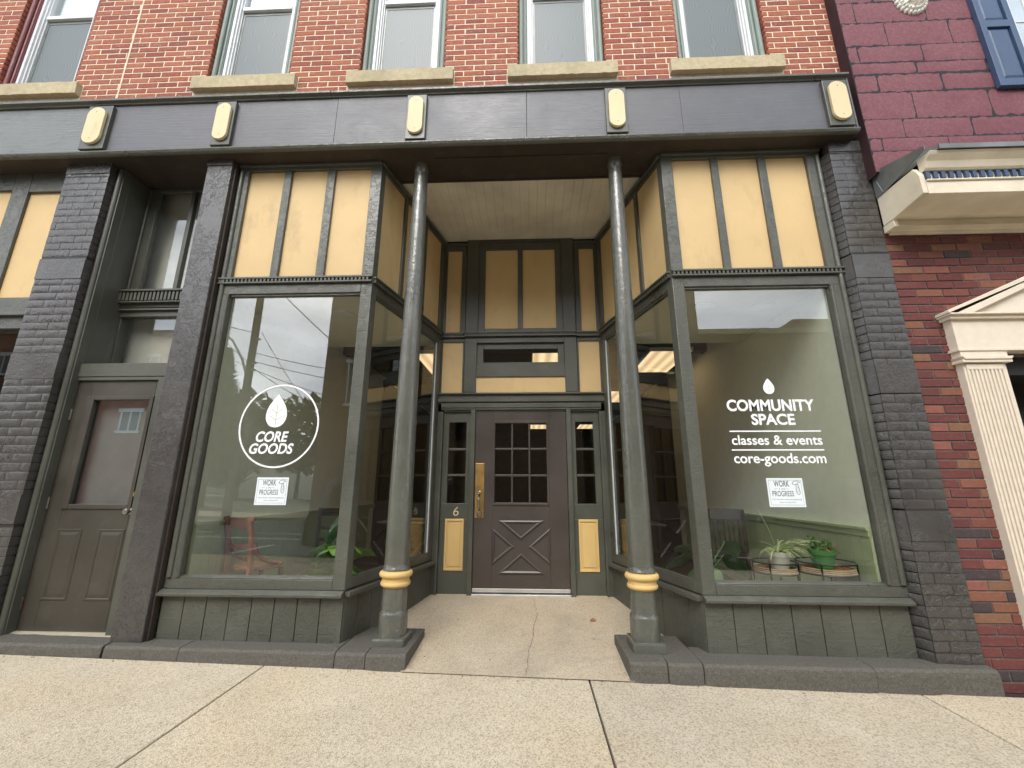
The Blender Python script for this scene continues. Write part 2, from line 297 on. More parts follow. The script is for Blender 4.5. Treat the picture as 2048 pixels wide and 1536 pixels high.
# ------------------------------------------------------------------ mesh builder
class MB:
    def __init__(s): s.v = []; s.f = []; s.mi = []; s.smooth = []
    def add(s, verts, faces, m=0, T=None, smooth=False):
        o = len(s.v)
        for p in verts:
            p = Vector(p); s.v.append(tuple(T @ p) if T is not None else tuple(p))
        for f in faces: s.f.append(tuple(i+o for i in f)); s.mi.append(m); s.smooth.append(smooth)
        return s
    def box(s, x0, x1, y0, y1, z0, z1, m=0, T=None):
        v = [(x, y, z) for z in (z0, z1) for y in (y0, y1) for x in (x0, x1)]
        return s.add(v, [(0, 2, 3, 1), (4, 5, 7, 6), (0, 1, 5, 4), (2, 6, 7, 3), (0, 4, 6, 2), (1, 3, 7, 5)], m, T)
    def prism(s, poly, z0, z1, m=0, T=None):     # poly in xy, extruded in z
        n = len(poly); v = [(x, y, z0) for x, y in poly]+[(x, y, z1) for x, y in poly]
        f = [tuple(range(n-1, -1, -1)), tuple(range(n, 2*n))]+[(i, (i+1) % n, (i+1) % n+n, i+n) for i in range(n)]
        return s.add(v, f, m, T)
    def prism_xz(s, poly, y0, y1, m=0, T=None):
        n = len(poly); v = [(x, y0, z) for x, z in poly]+[(x, y1, z) for x, z in poly]
        f = [tuple(range(n-1, -1, -1)), tuple(range(n, 2*n))]+[(i, (i+1) % n, (i+1) % n+n, i+n) for i in range(n)]
        return s.add(v, f, m, T)
    def prism_yz(s, poly, x0, x1, m=0, T=None):
        n = len(poly); v = [(x0, y, z) for y, z in poly]+[(x1, y, z) for y, z in poly]
        f = [tuple(range(n-1, -1, -1)), tuple(range(n, 2*n))]+[(i, (i+1) % n, (i+1) % n+n, i+n) for i in range(n)]
        return s.add(v, f, m, T)
    def lathe(s, prof, c=(0, 0, 0), n=32, m=0, T=None, cap=True):
        v = []; f = []
        for r, z in prof:
            for k in range(n):
                a = 2*math.pi*k/n; v.append((c[0]+r*math.cos(a), c[1]+r*math.sin(a), c[2]+z))
        for i in range(len(prof)-1):
            for k in range(n):
                a, b = i*n+k, i*n+(k+1) % n; f.append((a, b, b+n, a+n))
        s.add(v, f, m, T, True)
        if cap:
            o = len(s.v)-len(v)
            s.f.append(tuple(o+k for k in range(n-1, -1, -1))); s.mi.append(m); s.smooth.append(False)
            s.f.append(tuple(o+(len(prof)-1)*n+k for k in range(n))); s.mi.append(m); s.smooth.append(False)
        return s
    def tube(s, pts, r, n=8, m=0, T=None, closed=False):
        P = [Vector(p) for p in pts]; N = len(P); v = []; f = []
        rr = r if isinstance(r, (list, tuple)) else [r]*N
        up = Vector((0, 0, 1))
        for i, p in enumerate(P):
            a = P[(i-1) % N] if (closed or i > 0) else p; b = P[(i+1) % N] if (closed or i < N-1) else p
            d = (b-a).normalized() if (b-a).length > 1e-9 else Vector((0, 0, 1))
            x = d.cross(up)
            if x.length < 1e-3: x = d.cross(Vector((0, 1, 0)))
            x.normalize(); y = x.cross(d).normalized()
            for k in range(n):
                q = 2*math.pi*k/n; v.append(p+rr[i]*(math.cos(q)*x+math.sin(q)*y))
        for i in range(N if closed else N-1):
            for k in range(n):
                a, b = i*n+k, i*n+(k+1) % n; j = (i+1) % N
                f.append((a, b, j*n+(k+1) % n, j*n+k))
        if not closed: f += [tuple(range(n-1, -1, -1)), tuple((N-1)*n+k for k in range(n))]
        return s.add(v, f, m, T, True)
    def strip(s, pts, w, y0, y1, closed=False, m=0):      # flat ribbon in xz with thickness y0..y1
        P = [Vector((p[0], p[1])) for p in pts]; N = len(P); L = []; Rr = []
        for i, p in enumerate(P):
            a = P[(i-1) % N] if (closed or i > 0) else p; b = P[(i+1) % N] if (closed or i < N-1) else p
            d = (b-a); d = d.normalized() if d.length > 1e-9 else Vector((1, 0)); nn = Vector((-d.y, d.x))*w/2
            L.append(p+nn); Rr.append(p-nn)
        for i in range(N if closed else N-1):
            j = (i+1) % N
            s.prism_xz([tuple(Rr[i]), tuple(Rr[j]), tuple(L[j]), tuple(L[i])], y0, y1, m)
        return s
    def brick(s, u0, u1, z0, z1, T, rnd, depth=.1, ch=.005, jy=.003, je=.0, rough=0.0, m=0):
        # brick in local coords: u along wall, second axis = inward depth, z up
        o = rnd.uniform(-jy, jy)
        e = lambda: rnd.uniform(-je, je)
        if not rough:
            a = [(u0+e(), o+ch, z0+e()), (u1+e(), o+ch, z0+e()), (u1+e(), o+ch, z1+e()), (u0+e(), o+ch, z1+e())]
            b = [(u0+ch, o, z0+ch), (u1-ch, o, z0+ch), (u1-ch, o, z1-ch), (u0+ch, o, z1-ch)]
            d = [(p[0], depth, p[2]) for p in a]
            return s.add(a+b+d, [(4, 5, 6, 7), (0, 1, 5, 4), (1, 2, 6, 5), (2, 3, 7, 6), (3, 0, 4, 7), (0, 8, 9, 1), (1, 9, 10, 2), (2, 10, 11, 3), (3, 11, 8, 0), (8, 11, 10, 9)], m, T)
        nu = max(4, int((u1-u0)/.022)); nz = 5; v = []; f = []; sd = rnd.uniform(0, 99)
        for j in range(nz+1):
            for i in range(nu+1):
                u = u0+(u1-u0)*i/nu; z = z0+(z1-z0)*j/nz
                ed = min(i, nu-i, j, nz-j)
                q = Vector((u*22, sd, z*22))
                y = o+(ch if ed == 0 else ch*.18 if ed == 1 else 0)+rough*noise.noise(q)+rough*.5*noise.noise(q*2.7)
                if ed == 0 and 0 < j < nz: u += je*noise.noise(q*1.7)
                if j in (0, nz): z += je*noise.noise(q*1.9+Vector((7, 3, 1)))
                v.append((u, y, z))
        for j in range(nz):
            for i in range(nu): a = j*(nu+1)+i; f.append((a, a+1, a+nu+2, a+nu+1))
        ring = [i for i in range(nu+1)]+[(j+1)*(nu+1)-1 for j in range(1, nz+1)]+[nz*(nu+1)+i for i in range(nu-1, -1, -1)]+[j*(nu+1) for j in range(nz-1, 0, -1)]
        o2 = len(v); v += [(v[i][0], depth, v[i][2]) for i in ring]
        for k in range(len(ring)): k2 = (k+1) % len(ring); f.append((ring[k2], ring[k], o2+k, o2+k2))
        f.append(tuple(o2+k for k in range(len(ring))))
        s.add(v, f, m, T)
        for k in range(nu*nz): s.smooth[len(s.smooth)-len(f)+k] = True
        return s
    def build(s, name, mats, parent=None, bevel=0.0, recalc=True, label=None, loc=None):
        me = bpy.data.meshes.new(name); me.from_pydata(s.v, [], s.f)
        if not isinstance(mats, (list, tuple)): mats = [mats]
        for x in mats: me.materials.append(M[x] if isinstance(x, str) else x)
        for p, mi, sm in zip(me.polygons, s.mi, s.smooth): p.material_index = mi; p.use_smooth = sm
        if recalc:
            bm = bmesh.new(); bm.from_mesh(me); bmesh.ops.recalc_face_normals(bm, faces=bm.faces); bm.to_mesh(me); bm.free()
        if any(s.smooth): me.set_sharp_from_angle(angle=R(38))
        o = bpy.data.objects.new(name, me); COL.objects.link(o)
        if parent is not None: o.parent = parent
        if bevel:
            b = o.modifiers.new('bevel', 'BEVEL'); b.width = bevel; b.segments = 2; b.limit_method = 'ANGLE'; b.angle_limit = R(50); b.harden_normals = False
        if label: o['label'] = label
        if loc is not None: o.location = loc
        return o

def thing(name, label, cat, loc=(0, 0, 0), rotz=0.0, group=None):
    o = bpy.data.objects.new(name, None); COL.objects.link(o); o.location = loc; o.rotation_euler = (0, 0, rotz); o.empty_display_size = .2
    return tag(o, label, cat, group)
def tag(o, label, cat, group=None):
    o['label'] = label; o['category'] = cat
    if group: o['group'] = group
    return o
def struct(o, label=None):
    o['kind'] = 'structure'
    if label: o['label'] = label
    return o
def copy_tree(o, parent=None):
    c = o.copy(); COL.objects.link(c); c.parent = parent
    for ch in list(o.children): copy_tree(ch, c)
    return c

def text_mesh(body, x0, x1, z0, z1, y, offset=0.0, shear=0.0, thick=.0008, fit=True, space=1.0, T=None):
    cu = bpy.data.curves.new('lettering', 'FONT'); cu.body = body; cu.size = 1.0; cu.offset = offset; cu.shear = shear; cu.extrude = 0.0; cu.space_character = space; cu.resolution_u = 6
    ob = bpy.data.objects.new('lettering', cu); COL.objects.link(ob)
    bpy.context.view_layer.update()
    me = bpy.data.meshes.new_from_object(ob.evaluated_get(bpy.context.evaluated_depsgraph_get()))
    bpy.data.objects.remove(ob); bpy.data.curves.remove(cu)
    xs = [v.co.x for v in me.vertices]; ys = [v.co.y for v in me.vertices]
    ax, bx, ay, by = min(xs), max(xs), min(ys), max(ys)
    mb = MB(); n = len(me.vertices)
    f2 = lambda v: (x0+(v.co.x-ax)/(bx-ax)*(x1-x0), z0+(v.co.y-ay)/(by-ay)*(z1-z0))
    P = [f2(v) for v in me.vertices]
    mb.add([(p[0], y, p[1]) for p in P], [tuple(p.vertices) for p in me.polygons])
    bpy.data.meshes.remove(me); return mb
def mtrans(sx=1): return None
def frameT(o, u, n):           # local (u along, inward, z) -> world ; u, n are 2D unit vectors
    return Matrix(((u[0], n[0], 0, o[0]), (u[1], n[1], 0, o[1]), (0, 0, 1, o[2] if len(o) > 2 else 0), (0, 0, 0, 1)))
I4 = Matrix.Identity(4)

# ------------------------------------------------------------------ ground: sidewalk, road, earth
def gz(x, y): return -.150-.0193*x+.012*(y+1.7)
def slab(mb, x0, x1, y0, y1, dz=0.0, th=.12, nx=1, ny=1, m=0):
    v = []; f = []
    for j in range(ny+1):
        for i in range(nx+1):
            x = x0+(x1-x0)*i/nx; y = y0+(y1-y0)*j/ny; v.append((x, y, gz(x, y)+dz))
    for j in range(ny):
        for i in range(nx): a = j*(nx+1)+i; f.append((a, a+1, a+nx+2, a+nx+1))
    c = [(x0, y0), (x1, y0), (x1, y1), (x0, y1)]; ci = [0, nx, (nx+1)*(ny+1)-1, ny*(nx+1)]
    o = len(v); v += [(x, y, gz(x, y)+dz-th) for x, y in c]
    if nx == 1 and ny == 1:
        for k in range(4): k2 = (k+1) % 4; f.append((ci[k2], ci[k], o+k, o+k2))
        f.append((o+3, o+2, o+1, o))
    return mb.add(v, f, m)
mb = MB(); g = .006
jx = [-13.9, -11.5, -9.1, -6.7, -4.28, -1.87, .52, 2.78, 5.1, 7.5, 9.9, 12.3]
jy = [-6.2, -4.75, -3.25, -1.70]
for i in range(len(jx)-1):
    for j in range(len(jy)-1):
        slab(mb, jx[i]+g, jx[i+1]-g, jy[j]+g, jy[j+1]-(g if j < 2 else 0), 0)
struct(mb.build('sidewalk', 'sidewalk', bevel=.006), 'tan exposed aggregate sidewalk slabs in front of the shop')
mb = MB(); slab(mb, -14.2, 12.6, -6.2, -1.0, -.03, .3); struct(mb.build('sidewalk_bed', 'mauve_joint'))
mb = MB(); slab(mb, -60, 60, -6.36, -6.205, -.004, .4); struct(mb.build('kerb', 'stone_step', bevel=.01))
mb = MB(); slab(mb, -60, 60, -16.5, -6.36, -.15, .1); struct(mb.build('road', 'asphalt'))
mb = MB(); slab(mb, -60, 60, -20.0, -16.5, -.02, .3); struct(mb.build('far_pavement', 'sidewalk'))
mb = MB(); slab(mb, -500, 500, -900, 300, -.30, .1); struct(mb.build('ground', 'earth'))
mb = MB()
for x in (-12.2, -9.3, -6.4, -.6, 5.4, 8.3):
    slab(mb, x-.06, x+.06, -8.9, -6.45, -.146, .003)
slab(mb, -12.2, -6.4, -10.25, -10.1, -.146, .003)
for a in (-11.5, -8.5, -5.5): slab(mb, a, a+1.5, -11.6, -11.45, -.146, .003)
struct(mb.build('road_marking', 'roadpaint'), 'white painted parking bay lines on the asphalt')

# ------------------------------------------------------------------ the shop building
shop = thing('shop_building', 'brick shop building with olive trimmed storefront, mustard panels and recessed entrance', 'building')

# --- upper red brick wall with real bricks
WINX = [-5.40, -2.955, -1.245, .48, 2.175]
def brick_wall(mb, x0, x1, z0, z1, ph, L, mort, holes, seed, T, depth=.1, ch=.004, jy=.003, je=.0015, rough=0.0, m=0, half=.5, skip=()):
    rnd = random.Random(seed); r = 0; z = z0
    while z < z1-.01:
        zt = min(z+ph-mort, z1); zm = (z+zt)/2
        if any(a < zm < b for a, b in skip): z += ph; r += 1; continue
        iv = [(x0, x1)]
        for hx0, hx1, hz0, hz1 in holes:
            if hz0-.015 < zm < hz1:
                nv = []
                for a, b in iv:
                    if hx1 <= a or hx0 >= b: nv.append((a, b)); continue
                    if hx0 > a: nv.append((a, hx0))
                    if hx1 < b: nv.append((hx1, b))
                iv = nv
        off = (half*L if r % 2 else 0)+rnd.uniform(-.012, .012)
        for a, b in iv:
            cuts = [a]; k = math.floor((a-off)/L)
            while True:
                k += 1; c = off+k*L
                if c >= b-.045: break
                if c > a+.045: cuts.append(c+rnd.uniform(-.004, .004))
            cuts.append(b)
            for i in range(len(cuts)-1):
                u0 = cuts[i]+(mort/2 if i else 0); u1 = cuts[i+1]-(mort/2 if i < len(cuts)-2 else 0)
                if u1-u0 > .02: mb.brick(u0, u1, z+rnd.uniform(-.001, .001), zt+rnd.uniform(-.001, .001), T, rnd, depth, ch, jy, je, rough, m)
        z += ph; r += 1
holes = [(x-.46, x+.46, 5.34, 7.6) for x in WINX]
mb = MB()
brick_wall(mb, -7.2, 3.36, 5.075, 7.45, .0728, .226, .0125, holes+[(x-.585, x+.585, 5.32, 5.505) for x in WINX], 3, frameT((0, -1.60), (1, 0), (0, 1)), .12, .0028, .0008, .0015)
# mortar body between and under the windows
xs = [-7.2]+sum([[x-.475, x+.475] for x in WINX], [])+[3.355]
for i in range(0, len(xs), 2): mb.box(xs[i], xs[i+1], -1.5965, -1.40, 5.0, 7.45, 1)
for x in WINX: mb.box(x-.475, x+.475, -1.5965, -1.40, 5.0, 5.36, 1)
mb.build('upper_brick_wall', ['red_brick', 'mortar_white'], shop)
mb = MB(); mb.box(-4.397, -4.380, -1.6030, -1.58, 5.1, 7.45)
mb.build('vertical_mortar_joint', 'mortar_white', shop)

def sash_window(x, red):
    hw = .462; g = hw-.165
    fr = MB()
    for s in (-1, 1):
        fr.box(*sorted((x+s*(hw-.098), x+s*(hw-.130))), -1.525, -1.42, 5.505, 7.45)
        fr.box(*sorted((x+s*(hw-.1302), x+s*(hw-.150))), -1.505, -1.42, 5.505, 7.45)
        fr.box(*sorted((x+s*(hw-.1502), x+s*g)), -1.485, -1.42, 5.505, 7.45)
    fr.box(x-g, x+g, -1.50, -1.42, 6.655, 6.705)
    w = fr.build('sash_window', 'white', shop, .003)
    jm = MB()
    for s in (-1, 1):
        a, b = sorted((x+s*(hw-.001), x+s*(hw-.0975)))
        jm.box(a, b, -1.535, -1.42, 5.505, 7.45)
        jm.tube([(x+s*(hw-.030), -1.545, 5.506), (x+s*(hw-.030), -1.545, 7.45)], .026, 12)
        jm.tube([(x+s*(hw-.078), -1.536, 5.506), (x+s*(hw-.078), -1.536, 7.45)], .014, 8)
    jm.build('jamb', 'jamb_red' if red else 'jamb_green', w)
    sc = MB()
    sc.box(x-g+.02, x+g-.02, -1.464, -1.462, 5.506, 6.61); sc.build('insect_screen', 'screen', w)
    bd = MB()
    bd.box(x-g+.0005, x-g+.02, -1.468, -1.458, 5.506, 6.61); bd.box(x+g-.02, x+g-.0005, -1.468, -1.458, 5.506, 6.61)
    bd.box(x-g+.0005, x+g-.0005, -1.468, -1.458, 6.6105, 6.6545); bd.build('screen_frame', 'sheetmetal', w)
    up = MB(); up.box(x-g, x+g, -1.446, -1.442, 6.705, 7.45); up.build('upper_pane', 'glass_up', w)
    lp = MB(); lp.box(x-g, x+g, -1.436, -1.432, 5.506, 6.655); lp.build('lower_pane', 'glass_up', w)
    bl = MB(); bl.box(x-hw+.05, x+hw-.05, -1.40, -1.395, 5.4, 7.5); bl.build('blind', 'paper', w)
    rnd = random.Random(int(x*100)); sl = MB()
    n = 24; v = []; f = []
    for i in range(n+1):
        u = x-.575+1.15*i/n
        for (yy, zz) in ((-1.655, 5.345), (-1.66, 5.495), (-1.44, 5.505), (-1.44, 5.345)):
            v.append((u, yy+rnd.uniform(-.002, .002), zz+rnd.uniform(-.003, .003)))
    for i in range(n):
        for k in range(4): a0 = i*4+k; b0 = i*4+(k+1) % 4; f.append((a0, b0, b0+4, a0+4))
    f += [(3, 2, 1, 0), tuple(n*4+k for k in range(4))]
    sl.add(v, f); sl.build('window_sill', 'sill_stone', w, .003)
for x in WINX: sash_window(x, x < -5)

# --- fascia, mouldings, blocks with oval bosses
for a, b, d_ in ((-4.36, -1.832, 0), (-1.829, .102, .001), (.105, 1.62, 0), (1.622, 3.23, .0008)):
    mb = MB(); mb.box(a, b, -1.72-d_, -1.585, 4.485, 5.06); mb.build('fascia_board', 'fascia', shop, .002)
mb = MB(); mb.box(-7.4, -4.366, -1.717, -1.585, 4.485, 5.06); mb.build('fascia_board', 'fascia_old', shop, .004, label='weathered grey green fascia board')
mb = MB()
for a, b in ((-7.4, -4.37), (-4.368, -1.9), (-1.897, 3.245)):
    j = .003 if a < -4 else 0
    mb.prism_yz([(-1.58, 5.06), (-1.735-j, 5.06), (-1.735-j, 5.078), (-1.765-j, 5.088), (-1.765-j, 5.112), (-1.58, 5.125)], a, b)
mb.box(3.23, 3.245, -1.735, -1.58, 4.485, 5.06)
mb.build('cornice_cap', 'trim', shop, .003)
mb = MB()
mb.prism_yz([(-1.59, 4.44), (-1.715, 4.44), (-1.735, 4.45), (-1.745, 4.47), (-1.745, 4.484), (-1.735, 4.4845), (-1.59, 4.4845)], -7.4, 3.25)
mb.build('fascia_bottom_moulding', 'trim', shop, .002)
mb = MB(); mb.box(-7.4, 3.24, -1.70, -1.20, 4.45, 4.4392); mb.v = [(x, y, 4.4392 if z < 4.445 else 4.48) for x, y, z in mb.v]
mb.build('soffit', 'soffit', shop)
mb = MB(); mb.box(-.85, .92, -1.56, -1.535, 4.428, 4.439); mb.box(-1.32, 1.34, -1.235, -1.222, 4.43, 4.439); mb.build('soffit_batten', 'soffit', shop)
for (a, b) in ((-4.46, -4.2), (-3.08, -2.88), (-1.1, -.9), (.88, 1.085), (2.975, 3.205)):
    w = b-a
    mb = MB(); mb.box(a, b, -1.757, -1.7205, 4.497, 5.03); k = mb.build('ornament_block', 'trim_smooth', shop, .005)
    bw = min(.155, w*.74)/2 if w < .21 else w*.36
    cx = (a+b)/2; P = []
    zt, zb = 4.985-bw, 4.545+bw
    for i in range(13): q = math.pi*i/12; P.append((cx+bw*math.cos(q), zt+bw*math.sin(q)))
    for i in range(13): q = math.pi+math.pi*i/12; P.append((cx+bw*math.cos(q), zb+bw*math.sin(q)))
    mb = MB(); mb.prism_xz(P, -1.785, -1.7575); mb.build('oval_boss', 'boss', k, .004)
    for zz in (4.6, 4.93):
        mb = MB(); mb.lathe([(.004, 0), (.004, .002)], (0, 0, 0), 8, 0, Matrix.Translation((cx, -1.785, zz)) @ Matrix.Rotation(R(90), 4, 'X')); mb.build('nail_hole', 'wood_dark', k)

# --- brick piers painted charcoal
def pier(x0, x1, stones, sideR, z0):
    mb = MB(); seed = int(x0*31) % 97
    skip = [(a-.004, b+.004) for a, b in stones]
    mb.box(x0+.003, x1-.003, -1.6155, -1.2, z0, 4.438, 1)
    T = frameT((0, -1.62), (1, 0), (0, 1))
    brick_wall(mb, x0, x1, z0, 4.32, .0765, .232, .0065, [], seed, T, .05, .0034, .0012, .0035, .0008, skip=skip)
    for a, b in stones: mb.box(x0, x1, -1.624, -1.55, a+.003, b-.003)
    mb.box(x0, x1, -1.622, -1.55, 4.325, 4.4385)
    # reveal face towards the entrance
    if sideR: Ts = frameT((x1, -1.615), (-.0, 1), (-1, 0))
    else: Ts = frameT((x0, -1.615), (-.42, .907), (.907, .42))
    brick_wall(mb, .0, .13, z0, 4.32, .0765, .232, .0065, [], seed+1, Ts, .03, .0034, .0012, .003, .0007, skip=skip)
    for a, b in stones: mb.box(0, .13, -.003, .03, a+.003, b-.003, 0, Ts)
    return mb.build('brick_pier', ['char_brick', 'joint_dark'], shop)
pier(-4.685, -4.215, [(3.12, 3.34), (2.12, 2.37), (.86, 1.1)], True, 0.0)
pier(3.02, 3.348, [(2.985, 3.22), (1.935, 2.185), (.775, 1.005)], False, -.055)

# --- flat pilaster left of the bay
mb = MB(); mb.box(-3.175, -2.915, -1.62, -1.30, -.02, 4.37); mb.box(-3.185, -2.91, -1.627, -1.30, 4.372, 4.4385)
mb.build('pilaster', 'char', shop, .006)
mb = MB(); mb.box(-2.9145, -2.895, -1.585, -1.53, -.02, 4.4385); mb.build('pilaster_edge_strip', 'soffit', shop, .003)

# --- bay windows
def dentils(mb, T, L, p0=.03, z0=3.075, z1=3.137, s0=0.0):
    mb.box(s0, L, -.034, .02, z1-.016, z1, 0, T); mb.box(s0, L, -.030, .02, z0, z0+.013, 0, T); mb.box(s0, L, -.008, .02, z0+.0135, z1-.0165, 0, T)
    n = int((L-s0)/.0375)
    for i in range(n):
        a = s0+.008+(L-s0-.02)*i/n; mb.box(a, a+.019, -.028, -.0085, z0+.0155, z1-.0185, 0, T)
def bay(side, C, B, xe, gl, pans, stile, kick_left_x, ztop):
    # side=-1 left bay, +1 right bay. C front corner, B back corner, xe outer end of the front
    s = side
    d = Vector((B[0]-C[0], B[1]-C[1])); L = d.length; d.normalize()
    n = Vector((-d.y, d.x)) if s < 0 else Vector((d.y, -d.x))      # pointing into the shop
    TS = frameT(C, d, n)                                            # side face frame
    x0, x1 = (xe, C[0]) if s < 0 else (C[0], xe)
    fr = MB()
    # corner post (front leg and side leg of an L)
    def post(z0, z1, wf, ws, proud=0.0):
        c = Vector(C); f0 = Vector((s*1.0, 0))
        o1 = c+Vector((0, -proud)); 
        P = [o1, o1+f0*wf, o1+f0*wf+Vector((0, .06)), c+n*.06+d*ws, c+d*ws-n*proud]
        fr.prism([tuple(p) for p in P], z0, z1)
    post(.362, 3.072, .105, .085); post(3.139, 4.4385, .11, .075)
    # front rails and stiles
    xi = C[0]+s*.106
    def fb(a, b, y0, y1, z0, z1): fr.box(*sorted((a, b)), y0, y1, z0, z1)
    fb(xi, xe, -1.53, -1.47, .362, .44); fb(xi, xe, -1.53, -1.47, 2.975, 3.072)
    fr.prism_yz([(-1.528, .4402), (-1.528, .449), (-1.494, .462), (-1.47, .462), (-1.47, .4402)], *sorted((xi, stile)))
    fb(xi, stile, -1.515, -1.475, 2.955, 2.9748)
    fb(stile, xe, -1.532, -1.47, .4403, 2.9747)
    fr.tube([(stile+s*.012, -1.533, .45), (stile+s*.012, -1.533, 2.97)], .014, 8)
    fr.tube([(xe-s*.035, -1.533, .45), (xe-s*.035, -1.533, 4.37)], .022, 10)
    # upper stage
    fb(C[0]+s*.111, xe, -1.53, -1.47, 4.372, 4.438); fb(C[0], xe, -1.553, -1.5305, 4.405, 4.436)
    fb(pans[-1][1], xe, -1.53, -1.47, 3.139, 4.371)
    for i in range(len(pans)-1): fb(pans[i][1], pans[i+1][0], -1.527, -1.475, 3.139, 4.371)
    # side rails, posts
    def sb(a, b, n0, n1, z0, z1): fr.box(a, b, n0, n1, z0, z1, 0, TS)
    sb(.0855, L, 0, .06, .362, .44); sb(.0855, L, 0, .06, 2.975, 3.072); sb(L-.09, L, 0, .06, .4403, 2.9747)
    sb(.0855, L-.09, .004, .05, .4403, .455); sb(.0855, L-.09, .008, .05, 2.955, 2.9748)
    sb(.0, L, 0, .06, 4.372, 4.438); sb(0, L, -.024, -.0005, 4.40, 4.436)
    m0, m1 = .0755, L-.085; w = (m1-m0-.12)/3
    for k in range(1, 3): sb(m0+k*w+(k-1)*.06, m0+k*w+k*.06, .002, .055, 3.139, 4.3718)
    sb(m1, L, 0, .06, 3.139, 4.3718)
    b = fr.build('bay_window', 'trim', shop, .004)
    # dentil course
    de = MB()
    TF = frameT((x0, -1.53), (1, 0), (0, 1))
    dentils(de, TF, x1-x0); dentils(de, TS, L-.02, s0=.012)
    de.build('dentil_course', 'trim_smooth', b)
    # panels
    for i, (a, c) in enumerate(pans):
        mb = MB(); mb.box(*sorted((a, c)), -1.497, -1.485, 3.139, 4.3715)
        mb.build('panel', 'gold_dirty' if (s < 0 and i > 0) else 'gold', b)
    for k in range(3):
        mb = MB(); a = m0+k*w+k*.06; mb.box(a, a+w, .025, .035, 3.139, 4.3718, 0, TS); mb.build('panel', 'gold', b)
    # panes
    mb = MB(); mb.box(*sorted((xi-s*.004, stile+s*.004)), -1.493, -1.487, .45, 2.96); mb.build('window_pane', 'glass', b)
    mb = MB(); mb.box(.083, L-.088, .024, .030, .45, 2.96, 0, TS); mb.build('window_pane', 'glass', b)
    mb = MB(); mb.box(L-.106, L-.092, .012, .022, .456, 2.954, 0, TS); mb.build('white_glazing_strip', 'white', b)
    # sill cap
    si = MB()
    si.prism_yz([(-1.50, .315), (-1.585, .315), (-1.588, .338), (-1.545, .3615), (-1.50, .3615)], *sorted((C[0]+s*.0, kick_left_x)))
    si.prism([(0, -.05), (L, -.05), (L, .03), (0.02, .03)], .3155, .352, 0, TS)
    si.build('sill_cap', 'trim_board', b, .005)
    # boarded base
    k = MB()
    xa, xb = sorted((C[0], kick_left_x+(.02 if s < 0 else -.02))); nb = 8 if s < 0 else 7; bw = (xb-xa)/nb
    rnd = random.Random(5+s)
    for i in range(nb):
        o = rnd.uniform(-.002, .002)
        k.box(xa+i*bw+.003, xa+(i+1)*bw-.003, -1.53+o, -1.49, -.075, .3152)
    for i in range(8):
        ww = L/8; o = rnd.uniform(-.0015, .0015); k.box(i*ww+.002+(.02 if i == 0 else 0), (i+1)*ww-.002, o, .03, -.16, .3152, 0, TS)
    k.box(xa, xb, -1.515, -1.47, -.08, .31); k.box(0.02, L, .012, .05, -.16, .31, 0, TS)
    k.build('board_base', 'trim_board', b, .0025)
    return TS, L
TL, LL = bay(-1, (-1.387, -1.53), (-1.022, -.04), -2.894, None, [(-1.497, -1.875), (-1.957, -2.335), (-2.412, -2.79)], -2.775, -2.905, 4.44)
TR_, LR = bay(1, (1.442, -1.53), (1.025, -.04), 2.992, None, [(1.552, 1.933), (2.003, 2.393), (2.468, 2.857)], 2.845, 2.985, 4.44)

# --- cast iron columns
def column(x, y):
    sh = MB(); prof = [(.0985, .535), (.1, .56), (.0985, 1.0), (.092, 2.0), (.081, 3.2), (.068, 4.30), (.066, 4.335), (.072, 4.345), (.072, 4.438)]
    sh.lathe(prof, (x, y, 0), 40)
    c = sh.build('iron_column', 'column', shop)
    rg = MB(); P = []
    for i in range(13): a = R(-90+180*i/12); P.append((.113+.021*math.cos(a), .484+.024*math.sin(a)))
    Q = []
    for i in range(11): a = R(-80+160*i/10); Q.append((.110+.010*math.cos(a), .411+.016*math.sin(a)))
    rg.lathe([(.099, .386), (.106, .392)]+Q+[(.112, .432), (.109, .441), (.110, .452)]+P+[(.106, .512)], (x, y, 0), 40)
    rg.build('gold_collar', 'gold_trim', c)
    b = MB(); b.lathe([(.111, .03), (.114, .06), (.113, .185), (.109, .2), (.101, .212), (.0995, .225), (.0985, .392)], (x, y, 0), 40)
    b.lathe([(.106, .514), (.112, .519), (.109, .53), (.102, .545), (.0995, .56)], (x, y, 0), 40, cap=False)
    b.build('column_base', 'column', c)
    p = MB(); p.box(x-.126, x+.126, y-.126, y+.126, -.05, .035); p.build('square_plinth', 'column', c, .014)
column(-.998, -1.455); column(1.0, -1.455)

# --- stone step blocks under the front
def block(x0, x1, y0, y1, zt, seed):
    rnd = random.Random(seed); n = max(3, int((x1-x0)/.07)); mb = MB(); v = []; f = []
    sec = [(y0+.004, -.32), (y0, -.10), (y0+.003, zt-.018), (y0+.017, zt), (y0+.10, zt+.002), (y1, zt+.002), (y1, -.32)]; m = len(sec)
    for i in range(n+1):
        u = x0+(x1-x0)*i/n; e = .012 if i in (0, n) else 0
        for k, (yy, zz) in enumerate(sec):
            a = .005 if k < 4 else .001
            v.append((u+(e if i == 0 else -e if i == n else 0)*(k in (1, 2, 3))*0, yy+e*(k < 4)*.8+a*noise.noise(Vector((u*9, k*3.1, seed))), zz-e*.3*(k in (2, 3))+.004*noise.noise(Vector((u*7, k, seed+5)))*(k < 5 and k > 1)-.0075*u*(k > 1 and k < 6)))
    for i in range(n):
        for k in range(m): a = i*m+k; b = i*m+(k+1) % m; f.append((a, b, b+m, a+m))
    f += [tuple(range(m-1, -1, -1)), tuple(n*m+k for k in range(m))]
    mb.add(v, f); return mb.build('stone_step_block', 'stone_step', shop, .004)
